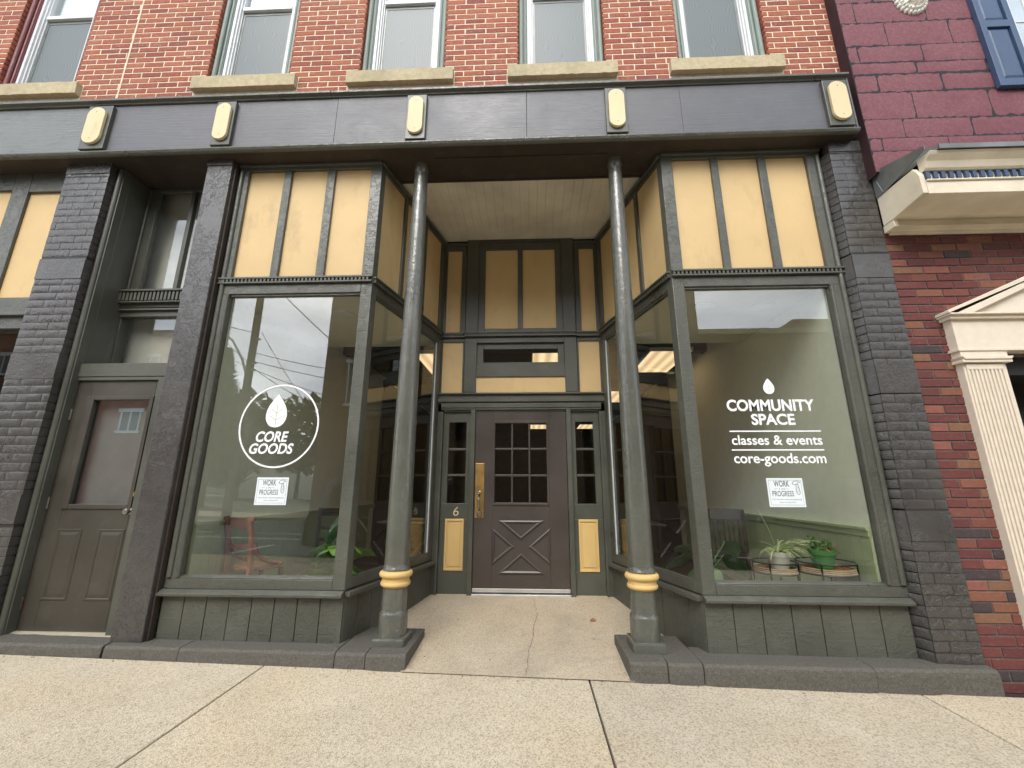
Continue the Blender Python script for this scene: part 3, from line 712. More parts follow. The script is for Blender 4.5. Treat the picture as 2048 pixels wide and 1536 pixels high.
for i, (a, b, y0, y1) in enumerate([(-7.2, -4.73, -1.72, -1.40), (-4.72, -3.168, -1.695, -1.38), (-3.145, -2.556, -1.70, -1.40), (-2.550, -1.352, -1.705, -1.40), (-1.346, -1.118, -1.71, -1.10), (-1.112, -.815, -1.72, -1.12),
                                   (.81, 1.075, -1.735, -1.15), (1.08, 1.322, -1.74, -1.15), (1.328, 2.498, -1.74, -1.40), (2.504, 2.925, -1.73, -1.40), (2.932, 3.355, -1.71, -1.38)]):
    block(a, b, y0, y1, -.031, 11+i)

# --- entrance floor
mb = MB(); N = 24; v = []; f = []
for j in range(N+1):
    y = -1.73*j/N
    hw = 1.02+(.40*min(1, -y/1.5)) if y > -1.12 else .84
    zf = 0.0+(gz(0, -1.73)+.008)*(j/N)
    for i in range(N+1):
        x = -hw+2*hw*i/N; v.append((x, y, zf-.0193*x*(j/N)+.002*noise.noise(Vector((x*3, y*3, 0)))))
for j in range(N):
    for i in range(N): a = j*(N+1)+i; f.append((a, a+1, a+N+2, a+N+1))
mb.add(v, f)
ef = struct(mb.build('entrance_floor', 'entry'), 'sloping concrete floor of the recessed entrance')
for p in ef.data.polygons: p.use_smooth = True
mb = MB(); rnd = random.Random(8); pts = []
def zfl(x, y): return (gz(0, -1.73)+.008)*(-y/1.73)-.0193*x*(-y/1.73)
for i in range(60):
    y = -.12-1.6*i/59; x = .155-.085*max(0, (-y-.6))/1.1+.03*noise.noise(Vector((0, y*2.5, 3)))+.012*noise.noise(Vector((0, y*11, 1)))
    pts.append((x, y))
for i in range(59):
    (xa, ya), (xb, yb) = pts[i], pts[i+1]; w = .0008+.0009*rnd.random()+(.0006 if 15 < i < 35 else 0)
    mb.add([(xa-w, ya, zfl(xa, ya)+.003), (xa+w, ya, zfl(xa, ya)+.003), (xb+w, yb, zfl(xb, yb)+.003), (xb-w, yb, zfl(xb, yb)+.003)], [(0, 1, 2, 3)])
mb.build('floor_crack', 'mauve_joint', ef)
mb = MB()
lf = [(0, 0), (.02, .012), (.05, .014), (.075, .0), (.05, -.012), (.02, -.01)]
mb.add([(x, y, .008+.014*math.sin(x*40)*(1 if y > 0 else -.6)+.3*abs(y)) for x, y in lf], [(0, 1, 2, 3, 4, 5)])
o = mb.build('dead_leaf', 'leaf_brown'); o.location = (.66, -.72, zfl(.66, -.72)+.004); o.rotation_euler = (.2, .1, .3); tag(o, 'curled dead brown leaf lying on the entrance floor', 'leaf')

rnd = random.Random(77); mb = MB()
def crumb(x, y, z, r):
    q = [Vector((rnd.uniform(-1, 1), rnd.uniform(-1, 1), rnd.uniform(-.4, .6)))*r for _ in range(4)]
    mb.add([(x+p.x, y+p.y, z+p.z) for p in q], [(0, 1, 2), (0, 2, 3), (0, 3, 1), (1, 3, 2)], rnd.choice((0, 0, 1, 2)))
for _ in range(90): x = rnd.choice((rnd.gauss(.79, .05), rnd.gauss(.6, .25), rnd.gauss(-.79, .04), rnd.uniform(-.75, .75))); y = rnd.uniform(-1.7, -.1); x = max(-.79, min(.79, x)); crumb(x, y, zfl(x, y)+.004, rnd.uniform(.003, .009))
for _ in range(150): x = rnd.uniform(-4.5, 3.3); y = -1.725-abs(rnd.gauss(0, .03)); crumb(x, y, gz(x, y)+.004, rnd.uniform(.003, .010))
for _ in range(60): x = rnd.uniform(-4, 3.4); y = rnd.uniform(-3, -1.8); crumb(x, y, gz(x, y)+.003, rnd.uniform(.002, .006))
o = mb.build('grit', ['soil', 'sidewalk', 'leaf_brown'], recalc=False); o['kind'] = 'stuff'; o['label'] = 'loose grit and crumbs along the foot of the steps'

# --- back wall of the entrance
T0 = I4
bw = MB()
def bb(a, b, y0, y1, z0, z1): bw.box(a, b, y0, y1, z0, z1)
for s in (-1, 1):
    def sbb(a, b, y0, y1, z0, z1): bb(*sorted((s*a, s*b)), y0, y1, z0, z1)
    sbb(.985, 1.06, -.03, .06, -.02, 2.08); sbb(.957, .9848, -.045, .06, -.02, 2.08)       # outer jamb
    sbb(.557, .612, -.05, .06, -.02, 2.10)                                               # door jamb
    sbb(.6125, .9565, .0, .05, -.01, .243); sbb(.6125, .9565, 0, .05, .812, .985)           # sidelight rails
    sbb(.6125, .9565, 0, .05, 1.955, 2.08); sbb(.6125, .668, 0, .05, .2432, .8118); sbb(.892, .9565, 0, .05, .2432, .8118)
    sbb(.6125, .668, 0, .05, .9852, 1.9548); sbb(.885, .9565, 0, .05, .9852, 1.9548)
    for z in (1.312, 1.622): sbb(.6682, .8848, .006, .045, z-.013, z+.013)
    sbb(.722, .742, -.012, .05, 2.315, 3.055); sbb(1.006, 1.06, -.012, .05, 2.315, 3.055); sbb(.7422, 1.0058, -.012, .05, 3.0, 3.055)
    sbb(.722, .79, -.012, .05, 3.122, 4.438); sbb(.985, 1.06, -.012, .05, 3.122, 4.438); sbb(.7902, .9848, -.012, .05, 4.325, 4.438)
    sbb(.715, 1.06, -.03, -.0125, 4.40, 4.4375)
    # centre section
    sbb(.555, .715, -.04, .05, 3.122, 4.47); sbb(.56, .715, -.04, .05, 2.325, 3.055)
    sbb(.467, .5548, -.018, .05, 3.122, 4.40)
bb(-.985, .985, -.05, .06, 2.101, 2.125); bb(-.985, .985, -.06, .06, 2.1255, 2.18); bb(-1.03, 1.03, -.04, .06, 2.1805, 2.30); bb(-1.04, 1.04, -.065, .06, 2.2, 2.235); bb(-1.045, 1.045, -.07, .06, 2.295, 2.315)
bb(-.957, .957, -.03, .06, 2.0805, 2.1005)
bb(-.5595, .5595, -.04, .05, 2.525, 2.68); bb(-.5595, .5595, -.04, .05, 2.978, 3.055)
bb(-.4665, .4665, -.018, .05, 4.325, 4.40); bb(-.5545, .5545, -.04, .05, 4.44, 4.4705); bb(-.5545, .5545, -.022, .05, 4.4005, 4.4395)
bb(-.4665, .4665, -.018, .05, 3.122, 3.178); bb(-.033, .033, -.018, .05, 3.1785, 4.3245)
for (a, b, c, d2) in ((-.5595, -.48, 2.6805, 2.9775), (.48, .5595, 2.6805, 2.9775), (-.4798, .4798, 2.6805, 2.722), (-.4798, .4798, 2.90, 2.9775)): bb(a, b, -.005, .05, c, d2)
ew = bw.build('entrance_surround', 'trim_smooth', shop, .003)
de = MB()
TF = frameT((-.722, -.045), (1, 0), (0, 1)); dentils(de, TF, 1.444, z0=3.058, z1=3.12)
for a in (-1.04, .7225): dentils(de, frameT((a, -.015), (1, 0), (0, 1)), .317, z0=3.058, z1=3.12)
de.build('dentil_course', 'trim_smooth', ew)
for (a, b, c, d2) in ((-.467, -.033, 3.178, 4.325), (.033, .467, 3.178, 4.325)):
    mb = MB(); mb.box(a, b, .004, .014, c, d2); mb.build('panel', 'gold', ew)
mb = MB(); mb.box(-.56, .56, -.02, -.01, 2.316, 2.525); mb.build('panel', 'gold', ew)
for s in (-1, 1):
    for (a, b, c, d2) in ((.742, 1.006, 2.316, 3.0), (.79, .985, 3.122, 4.325)):
        mb = MB(); mb.box(*sorted((s*a, s*b)), .008, .018, c, d2); mb.build('panel', 'gold', ew)
    mb = MB(); a, b = sorted((s*.668, s*.892)); mb.box(a, b, .0, .03, .2432, .8118)
    mb.box(a+.003, b-.003, -.012, -.0003, .246, .27); mb.box(a+.003, b-.003, -.012, -.0003, .785, .809); mb.box(a+.003, a+.022, -.012, -.0003, .2702, .7848); mb.box(b-.022, b-.003, -.012, -.0003, .2702, .7848)
    mb.prism_xz([(a+.04, .292), (b-.04, .292), (b-.04, .763), (a+.04, .763)], -.009, -.0003)
    mb.build('raised_panel', 'gold_trim', ew, .003)
    mb = MB(); mb.box(*sorted((s*.664, s*.889)), .024, .029, .98, 1.96); mb.build('sidelight_pane', 'glass_sm', ew)
mb = MB(); mb.box(-.482, .482, .02, .025, 2.715, 2.905); mb.build('transom_pane', 'glass_sm', ew)
nm = text_mesh('6', -.797, -.735, .845, .945, -.004, -.012, .12)
tag6 = nm.build('house_number', 'boss', ew)

# --- entrance door
dr = MB()
Y0, Y1 = -.022, .022
def db(a, b, c, d2, y0=Y0, y1=Y1): dr.box(a, b, y0, y1, c, d2)
db(-.5535, -.335, .022, 2.098); db(.335, .5535, .022, 2.098); db(-.3348, .3348, 1.962, 2.098); db(-.3348, .3348, .022, .968)
door = dr.build('entrance_door', 'door', shop, .003)
tr = MB()
for q in ((-.337, -.312, .966, 1.964), (.312, .337, .966, 1.964), (-.3118, .3118, .966, .995), (-.3118, .3118, 1.935, 1.964)): tr.box(q[0], q[1], -.034, -.0005+.02, q[2], q[3])
for x in (-.104, .104): tr.box(x-.011, x+.011, -.026, .02, .9952, 1.9348)
for z in (1.308, 1.622):
    for a, b in ((-.3118, -.1152), (-.0928, .0928), (.1152, .3118)): tr.box(a, b, -.026, .02, z-.011, z+.011)
tr.build('muntin_grid', 'door', door, .003)
mb = MB(); mb.box(-.33, .33, .004, .009, .975, 1.955); mb.build('door_pane', 'glass_sm', door)
tm = MB()
def tri_mould(P, w=.030):
    c = (sum(p[0] for p in P)/3, sum(p[1] for p in P)/3)
    def inset(P, k):
        # offset each edge inward by k
        out = []
        n3 = len(P)
        for i in range(n3):
            p0, p1, p2 = Vector(P[i-1]), Vector(P[i]), Vector(P[(i+1) % n3])
            d1 = (p1-p0).normalized(); d2 = (p2-p1).normalized()
            n1 = Vector((-d1.y, d1.x)); n2 = Vector((-d2.y, d2.x))
            if (Vector(c)-p1).dot(n1) < 0: n1 = -n1
            if (Vector(c)-p1).dot(n2) < 0: n2 = -n2
            bis = (n1+n2).normalized(); out.append(tuple(p1+bis*k/max(.2, bis.dot(n1))))
        return out
    A = P; B = inset(P, w*.45); C2 = inset(P, w)
    for i in range(3):
        j = (i+1) % 3
        v = [(A[i][0], Y0-.0005, A[i][1]), (A[j][0], Y0-.0005, A[j][1]), (A[j][0], Y0-.012, A[j][1]), (A[i][0], Y0-.012, A[i][1])]
        v += [(B[i][0], Y0-.018, B[i][1]), (B[j][0], Y0-.018, B[j][1]), (C2[i][0], Y0-.008, C2[i][1]), (C2[j][0], Y0-.008, C2[j][1]), (C2[i][0], Y0-.0005, C2[i][1]), (C2[j][0], Y0-.0005, C2[j][1])]
        tm.add(v, [(0, 1, 2, 3), (3, 2, 5, 4), (4, 5, 7, 6), (6, 7, 9, 8)])
for P in (((-.262, .797), (.265, .797), (0, .588)), ((-.333, .715), (-.078, .512), (-.333, .312)), ((.338, .718), (.338, .312), (.088, .512)), ((0, .442), (.27, .222), (-.262, .222))): tri_mould(P)
tm.build('cross_moulding', 'door', door, recalc=True)
mb = MB(); mb.box(-.542, -.437, -.0265, -.0222, .825, 1.452); pp = mb.build('push_plate', 'brass', door, .002)
mb = MB()
mb.tube([(-.49, -.027, 1.105), (-.49, -.06, 1.115), (-.49, -.078, 1.09), (-.49, -.08, 1.03), (-.49, -.074, .96), (-.49, -.05, .925), (-.49, -.027, .92)], [.014, .013, .012, .014, .013, .011, .012], 10)
mb.lathe([(.02, 0), (.02, .006), (.012, .010)], (0, 0, 0), 16, 0, Matrix.Translation((-.49, -.0266, 1.108)) @ Matrix.Rotation(R(90), 4, 'X'))
mb.lathe([(.031, 0), (.031, .012), (.024, .02), (.012, .022), (.012, .028)], (0, 0, 0), 20, 0, Matrix.Translation((-.487, -.0266, .875)) @ Matrix.Rotation(R(90), 4, 'X'))
mb.tube([(-.487, -.03, .905), (-.487, -.052, .925), (-.487, -.055, .945)], .006, 8)
mb.build('handle', 'nickel', door)
mb = MB(); mb.box(-.552, .552, -.028, -.0222, .028, .066); mb.build('kick_strip', 'steel', door, .002)
mb = MB(); mb.box(-.556, .556, -.06, .05, -.012, .012); mb.build('door_threshold', 'steel', shop, .003)
for z in (1.78, .98, .22):
    mb = MB(); mb.tube([(.556, -.03, z-.05), (.556, -.03, z+.05)], .008, 8); mb.build('hinge', 'rust', door)
for (x, z) in ((.11, 2.03), (.11, 2.045), (.215, 2.055), (.265, 2.055), (.335, 2.045), (.335, 2.03)):
    mb = MB(); mb.lathe([(.006, 0), (.006, .0015)], (0, 0, 0), 8, 0, Matrix.Translation((x, -.022, z)) @ Matrix.Rotation(R(90), 4, 'X')); mb.build('screw_hole', 'black', door)

# --- recess ceiling of beadboard
mb = MB(); n = 26
for i in range(n):
    a = -1.30+2.64*i/n; b = a+2.64/n
    mb.box(a+.003, b-.003, -1.218, .0, 4.472, 4.49)
mb.box(-1.32, 1.36, -1.219, .0, 4.478, 4.50)
mb.build('beadboard_ceiling', 'ceil_bead', shop, .002)

# --- left door alcove
al = MB()
al.box(-4.214, -4.15, -1.53, -1.45, -.01, 4.437); al.tube([(-4.186, -1.532, 0), (-4.186, -1.532, 4.43)], .026, 10)
al.box(-3.335, -3.1755, -1.50, -1.42, -.01, 2.16)
al.box(-4.1495, -3.1755, -1.485, -1.21, 2.175, 2.305); al.box(-4.1495, -3.1755, -1.478, -1.42, 2.14, 2.1745)
al.box(-4.205, -4.15, -1.4495, -1.10, 2.3055, 4.437)
al.box(-3.2, -3.1755, -1.4495, -1.10, 2.3055, 4.437)
al.build('door_frame', 'trim_smooth', shop, .004)
sd = MB(); ya, yb = -1.455, -1.41
X0, X1 = -4.147, -3.338
sd.box(X0, -4.005, ya, yb, .012, 2.138); sd.box(-3.385, X1, ya, yb, .012, 2.138); sd.box(-4.0048, -3.3852, ya, yb, 1.975, 2.138); sd.box(-4.0048, -3.3852, ya, yb, .012, .985)
sdo = sd.build('side_door', 'side_door', shop, .003, label='brown half glazed side door')
mb = MB()
for q in ((-4.018, -3.95, .98, 1.99), (-3.41, -3.375, .98, 1.99), (-3.9498, -3.4102, .98, 1.02), (-3.9498, -3.4102, 1.955, 1.99)): mb.box(q[0], q[1], ya-.014, ya-.0005, q[2], q[3])
mb.box(-4.005, -3.955, ya+.0005, yb-.01, .985, 1.975); mb.box(-3.41, -3.3852, ya+.0005, yb-.01, .985, 1.975); mb.box(-3.9548, -3.4102, ya+.0005, yb-.01, .985, 1.02); mb.box(-3.9548, -3.4102, ya+.0005, yb-.01, 1.955, 1.975)
mb.build('glass_frame', 'side_door', sdo, .004)
mb = MB(); mb.box(-3.957, -3.408, -1.436, -1.431, 1.015, 1.96); mb.build('door_pane', 'glass_door', sdo)
for (a, b) in ((-4.005, -3.775), (-3.625, -3.392)):
    mb = MB(); z0, z1 = .243, .812
    def ring(k, y): return [(a+k, y, z0+k), (b-k, y, z0+k), (b-k, y, z1-k), (a+k, y, z1-k)]
    rs = [ring(0, ya-.0006), ring(.006, ya-.006), ring(.016, ya-.005), ring(.022, ya-.0008), ring(.05, ya-.007)]
    v = sum(rs, []); f = [(i*4+k, i*4+(k+1) % 4, i*4+4+(k+1) % 4, i*4+4+k) for i in range(4) for k in range(4)]+[(16, 17, 18, 19)]
    mb.add(v, f); mb.build('raised_panel', 'side_door', sdo, recalc=False)
mb = MB(); mb.tube([(-3.372, ya, .962), (-3.372, ya-.03, .962)], .012, 12); mb.lathe([(.026, 0), (.026, .008), (.014, .012)], (0, 0, 0), 18, 0, Matrix.Translation((-3.372, ya, .962)) @ Matrix.Rotation(R(90), 4, 'X'))
mb.lathe([(.012, .02), (.024, .035), (.027, .05), (.022, .062), (.01, .065)], (0, 0, 0), 18, 0, Matrix.Translation((-3.372, ya, .962)) @ Matrix.Rotation(R(90), 4, 'X'))
mb.build('door_knob', 'nickel', sdo)
mb = MB(); mb.lathe([(.027, 0), (.027, .008), (.02, .016), (.008, .017)], (0, 0, 0), 18, 0, Matrix.Translation((-3.356, ya, 1.105)) @ Matrix.Rotation(R(90), 4, 'X')); mb.box(-3.36, -3.352, ya-.028, ya-.016, 1.092, 1.118)
mb.build('deadbolt', 'brass', sdo)
for z in (1.82, 1.03):
    mb = MB(); mb.tube([(-4.148, ya-.008, z-.05), (-4.148, ya-.008, z+.05)], .008, 8); mb.build('hinge', 'nickel', sdo)
mb = MB(); mb.tube([(-4.148, ya-.008, .17), (-4.148, ya-.008, .27)], .009, 8); mb.build('hinge', 'rust', sdo, label='rusty bottom hinge')
mb = MB(); mb.prism_yz([(-1.40, -.03), (-1.53, -.03), (-1.53, -.008), (-1.47, .010), (-1.40, .010)], -4.2, -3.178); mb.build('door_threshold', 'thresh', shop, .002)
tw = MB(); YT = -1.22
tw.box(-4.149, -4.03, YT, YT+.05, 3.165, 4.40); tw.box(-4.149, -3.2005, YT, YT+.05, 4.395+.0055, 4.437); tw.tube([(-4.135, YT-.005, 3.17), (-4.135, YT-.005, 4.43)], .016, 8)
tw.box(-3.66, -3.615, YT, YT+.05, 3.165, 4.40); tw.box(-3.28, -3.2005, YT, YT+.05, 3.165, 4.40)
tw.box(-4.149, -3.2005, YT-.03, YT+.05, 2.98, 3.02); tw.box(-4.149, -3.2005, YT-.015, YT+.05, 2.885, 2.979); tw.box(-4.149, -3.2005, YT-.045, YT+.05, 2.945, 2.965)
tw.box(-4.149, -4.14, YT, YT+.05, 2.306, 2.8845); tw.box(-3.28, -3.2005, YT, YT+.05, 2.306, 2.8845); tw.box(-4.1395, -3.2805, YT, YT+.05, 2.306, 2.385)
two = tw.build('transom_window', 'trim_smooth', shop, .003)
de = MB(); TT = frameT((-4.205, YT-.045), (1, 0), (0, 1)); de.box(0, .985, -.04, .09, .125+3.02, .145+3.02, 0, TT); de.box(0, .985, -.005, .09, 3.0205, 3.1448, 0, TT); de.box(0, .985, -.03, .09, 3.0208, 3.034, 0, TT)
for i in range(24): de.box(.01+i*.041, .01+i*.041+.024, -.026, -.0055, 3.045, 3.142, 0, TT)
de.build('dentil_ledge', 'trim_smooth', two, .002)
mb = MB(); mb.box(-4.031, -3.279, YT+.028, YT+.033, 3.16, 4.405); mb.box(-4.141, -3.279, YT+.028, YT+.033, 2.38, 2.89); mb.build('window_pane', 'glass', two)
# stair hall behind the side door
hl = MB()
hl.box(-4.25, -4.21, -1.10, 2.0, 0, 4.6); hl.box(-3.17, -3.13, -1.10, 2.0, 0, 4.6); hl.box(-4.25, -3.13, 2.0, 2.05, 0, 4.6); hl.box(-4.25, -3.13, -1.1, 2.05, 4.6, 4.65); hl.box(-4.25, -3.13, -1.3, 2.05, -.1, -.04)
hl.build('stair_hall', 'hall', shop)
mb = MB(); mb.box(-4.0, -3.37, -1.37, -1.365, .9, 2.05); mb.build('door_curtain', 'curtain', sdo)
mb = MB(); mb.box(-4.20, -3.18, -1.05, -1.04, 2.3, 4.5); mb.build('pale_board', 'hall', two)

# --- left neighbouring shop front (same building)
nb = MB(); yl = -1.49
nb.box(-5.195, -5.10+.4, yl-.02, yl+.05, 4.21, 4.438); nb.box(-5.385, -5.20, yl-.02, yl+.05, 2.82, 4.438); nb.box(-7.2, -5.386, yl-.02, yl+.05, 4.24, 4.438)
nb.box(-5.199, -4.69, yl-.03, yl+.05, 2.82, 2.985); nb.box(-7.2, -5.386, yl-.03, yl+.05, 2.82, 2.985)
nb.box(-7.2, -4.69, yl-.06, yl+.05, 2.785, 2.8195); nb.box(-7.2, -4.69, yl-.02, yl+.05, 2.69, 2.7845); nb.box(-7.2, -4.69, yl-.035, yl+.05, 2.655, 2.6895)
nb.box(-7.2, -4.69, yl-.03, yl+.05, -.03, .45); nb.box(-4.76, -4.69, yl-.025, yl+.05, .4505, 2.6545)
nbo = nb.build('left_shopfront', 'trim', shop, .004)
mb = MB(); mb.box(-5.199, -4.69, yl+.01, yl+.02, 2.986, 4.209); mb.build('panel', 'gold', nbo)
mb = MB(); mb.box(-7.2, -5.386, yl+.01, yl+.02, 2.986, 4.239); mb.build('panel', 'gold', nbo)
mb = MB(); mb.box(-7.2, -4.69, yl+.012, yl+.018, .45, 2.654); mb.build('window_pane', 'glass_sm', nbo)
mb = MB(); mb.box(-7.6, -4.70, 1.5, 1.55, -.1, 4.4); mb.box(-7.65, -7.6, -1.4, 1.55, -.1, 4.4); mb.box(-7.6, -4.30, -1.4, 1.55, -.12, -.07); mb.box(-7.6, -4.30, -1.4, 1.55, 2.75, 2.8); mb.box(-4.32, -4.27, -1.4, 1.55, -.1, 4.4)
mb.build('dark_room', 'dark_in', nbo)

# --- interior
for s in (-1, 1):
    iw = MB(); iw.box(*sorted((s*2.85, s*2.90)), -1.46, 11.5, -.1, 3.4)
    inr = iw.build('interior_wall', 'wall_sage', shop)
    wa = MB()
    for i in range(40):
        a = -1.455+i*.105; wa.box(*sorted((s*2.835, s*2.849)), a+.0015, a+.1035, .0, .79)
    wa.box(*sorted((s*2.825, s*2.849)), -1.456, 3.0, .791, .84); wa.box(*sorted((s*2.812, s*2.849)), -1.456, 3.0, .8405, .862); wa.box(*sorted((s*2.822, s*2.8348)), -1.456, 3.0, .0, .10)
    wa.build('wainscot', 'wainscot', inr)
WEDGE = ([(-2.849, -1.46), (-1.45, -1.46), (-1.095, .06), (-2.849, .06)], [(1.505, -1.46), (2.849, -1.46), (2.849, .06), (1.095, .06)])
mb = MB(); mb.box(-2.9, 2.9, .0601, 11.5, -.12, -.02)
for W_ in WEDGE: mb.prism(W_, -.12, -.02)
mb.build('shop_floor', 'floor_in', shop)
mb = MB(); mb.box(-2.849, 2.849, .0601, .13, 3.0, 3.04)
for W_ in WEDGE: mb.prism(W_, 3.0, 3.04)
mb.build('window_bay_ceiling', 'ceil_in', shop)
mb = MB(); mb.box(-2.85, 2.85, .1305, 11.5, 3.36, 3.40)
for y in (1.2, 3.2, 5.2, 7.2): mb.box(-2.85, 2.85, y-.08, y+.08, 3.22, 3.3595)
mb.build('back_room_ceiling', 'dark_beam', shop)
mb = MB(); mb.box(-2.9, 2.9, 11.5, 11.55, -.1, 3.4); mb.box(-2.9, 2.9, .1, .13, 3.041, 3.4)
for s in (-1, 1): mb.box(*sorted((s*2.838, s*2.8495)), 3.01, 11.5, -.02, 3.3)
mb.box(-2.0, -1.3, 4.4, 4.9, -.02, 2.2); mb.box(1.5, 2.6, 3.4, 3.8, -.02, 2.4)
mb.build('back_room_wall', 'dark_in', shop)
# roof that keeps daylight out of the voids
mb = MB(); mb.box(-7.6, 3.3, -1.39, 11.6, 7.46, 7.6); mb.box(-7.6, 3.3, 11.6, 11.7, -.2, 7.6); mb.box(-7.7, -7.6, -1.6, 11.7, -.2, 7.6); mb.box(3.2, 3.31, -1.2, 11.7, -.2, 7.6); mb.box(-7.6, 3.2, -1.2, 11.6, 4.9, 4.95)
mb.build('building_shell', 'dark_in', shop)

# ------------------------------------------------------------------ neighbour building on the right
nbr = thing('neighbour_building', 'neighbouring building with mauve block upper wall, blue shutter and mixed brick ground floor', 'building', (3.36, -1.6, -.22))
NB = Matrix.Translation((-3.36, 1.6, .22))
def nbuild(mb, *a, **k):
    mb.v = [tuple(NB @ Vector(p)) for p in mb.v]; return mb.build(*a, **k)
mb = MB(); rnd = random.Random(12)
zs = [4.0, 4.07+.155, 4.37, 4.585, 4.90, 5.12, 5.265, 5.48, 5.78, 6.05, 6.3, 6.55, 6.85, 7.1, 7.4]
offs = [0, .12, .35, .5, .22, .62, .1, .42, .16, .38, .05, .3, .2, .4]
Tm = frameT((0, -1.72), (1, 0), (0, 1))
for i in range(len(zs)-1):
    x = 3.318; first = True; k = offs[i]
    while x < 8.2:
        w = k if first and k > .05 else rnd.choice((.60, .66, .62, .70))
        mb.brick(x+.0035, x+w-.0035, zs[i]+.0035, zs[i+1]-.0035, Tm, rnd, .06, .004, .0008, .0025, .0014); x += w; first = False
mb.box(3.3185, 8.2, -1.7165, -1.58, 4.0, 7.4, 1)
nbuild(mb, 'upper_block_wall', ['mauve', 'mauve_joint'], nbr)
mb = MB(); mb.box(3.316, 3.3184, -1.716, -1.58, 3.98, 7.4); mb.box(3.32, 8.2, -1.45, 4, 3.5, 7.4); nbuild(mb, 'wall_return', 'maroon_return', nbr)
mb = MB()
brick_wall(mb, 3.362, 8.2, -.235, 3.46, .0742, .2265, .010, [(4.03, 5.1, -.3, 2.25)], 21, frameT((0, -1.60), (1, 0), (0, 1)), .08, .004, .002, .0008)
mb.box(3.362, 4.028, -1.592, -1.4, -.28, 3.46, 1); mb.box(5.1, 8.2, -1.592, -1.4, -.28, 3.46, 1); mb.box(4.028, 5.1, -1.594, -1.4, 2.255, 3.46, 1)
nbuild(mb, 'ground_floor_brick_wall', ['mix_brick', 'mortar_grey'], nbr)
mb = MB(); mb.box(3.38, 8.2, -1.597, -1.5, -.29, -.238); nbuild(mb, 'foundation', 'rust', nbr)
# hood
hd = MB()
hd.prism_yz([(-1.62, 3.50), (-1.62, 3.79), (-1.99, 3.79), (-2.03, 3.70), (-2.03, 3.53), (-1.72, 3.5)], 3.36, 3.40)
def ph(poly): hd.prism_yz(poly, 3.4005, 8.2)
ph([(-2.02, 3.52), (-2.035, 3.52), (-2.035, 3.635), (-2.02, 3.635)]); ph([(-2.0, 3.635), (-2.05, 3.6355), (-2.05, 3.648), (-2.0, 3.648)])
ph([(-2.0, 3.735), (-2.04, 3.735), (-2.055, 3.75), (-2.075, 3.80), (-2.11, 3.835), (-2.125, 3.86), (-2.0, 3.86)])
ph([(-2.03, 3.5195), (-1.64, 3.5195), (-1.64, 3.54), (-2.0, 3.54)])
ph([(-1.72, 3.43), (-1.60, 3.43), (-1.60, 3.5193), (-1.68, 3.5193)]); ph([(-1.64, 3.41), (-1.605, 3.41), (-1.605, 3.43), (-1.64, 3.43)])
hd.box(3.3645, 3.4, -1.72, -1.605, 3.43, 3.499)
ho = nbuild(hd, 'hood', 'cream', nbr, .003)
mb = MB(); mb.box(3.4005, 8.2, -2.018, -1.9, 3.6485, 3.7345)
nbuild(mb, 'dentil_recess', 'cream', ho)
mb = MB()
for i in range(60): a = 3.412+i*.062; mb.box(a, a+.031, -2.04, -2.0185, 3.662, 3.726)
mb.box(3.405, 8.2, -2.032, -2.0185, 3.7265, 3.7345)
nbuild(mb, 'hood_dentil', 'navy', ho, .002)
mb = MB(); mb.add([(3.35, -1.625, 4.075), (3.35, -1.70, 3.80), (3.46, -2.14, 3.865), (3.47, -2.14, 3.90), (8.2, -2.14, 3.90), (8.2, -1.71, 4.09), (3.44, -1.71, 4.09)], [(0, 1, 2, 3, 6), (3, 4, 5, 6)])
mb.box(3.46, 8.2, -2.145, -2.135, 3.86, 3.902); mb.prism_yz([(-1.62, 3.79), (-1.72, 3.79), (-2.13, 3.862), (-2.13, 3.895), (-1.62, 4.07)], 3.352, 3.3595)
nbuild(mb, 'roof_flashing', 'sheetmetal', ho)
# shutter, window, relief
sh = MB(); xa, xb, za, zb = 4.605, 4.935, 4.885, 6.75
sh.box(xa, xa+.055, -1.765, -1.722, za, zb); sh.box(xb-.055, xb, -1.765, -1.722, za, zb)
for (c, d2) in ((za, za+.085), (5.605, 5.69), (zb-.09, zb)): sh.box(xa+.0552, xb-.0552, -1.765, -1.722, c, d2)
sho = nbuild(sh, 'shutter', 'navy', nbr, .003)
for (c, d2) in ((za+.0855, 5.6045), (5.6905, zb-.0905)):
    mb = MB(); a, b = xa+.0556, xb-.0556
    v = [(a, -1.74, c), (b, -1.74, c), (b, -1.74, d2), (a, -1.74, d2), (a+.03, -1.755, c+.04), (b-.03, -1.755, c+.04), (b-.03, -1.755, d2-.04), (a+.03, -1.755, d2-.04)]
    mb.add(v, [(0, 1, 5, 4), (1, 2, 6, 5), (2, 3, 7, 6), (3, 0, 4, 7), (4, 5, 6, 7)]); nbuild(mb, 'shutter_panel', 'navy', sho)
wd = MB()
wd.box(4.95, 4.985, -1.735, -1.722, 5.36, 7.2); wd.box(4.95, 6.1, -1.745, -1.722, 5.30, 5.36)
for x in (5.13, 5.33): wd.box(x-.008, x+.008, -1.733, -1.7225, 5.3605, 7.2)
for z in (5.7, 6.05, 6.4): wd.box(4.986, 6.1, -1.732, -1.7225, z-.008, z+.008)
wo = nbuild(wd, 'neighbour_window', 'white', nbr, .002)
mb = MB(); mb.box(4.985, 6.1, -1.7265, -1.7235, 5.36, 7.2); nbuild(mb, 'window_pane', 'glass_up', wo)
mb = MB(); mb.box(4.985, 6.1, -1.7226, -1.7215, 5.36, 7.2); nbuild(mb, 'lace_curtain', 'paper', wo)
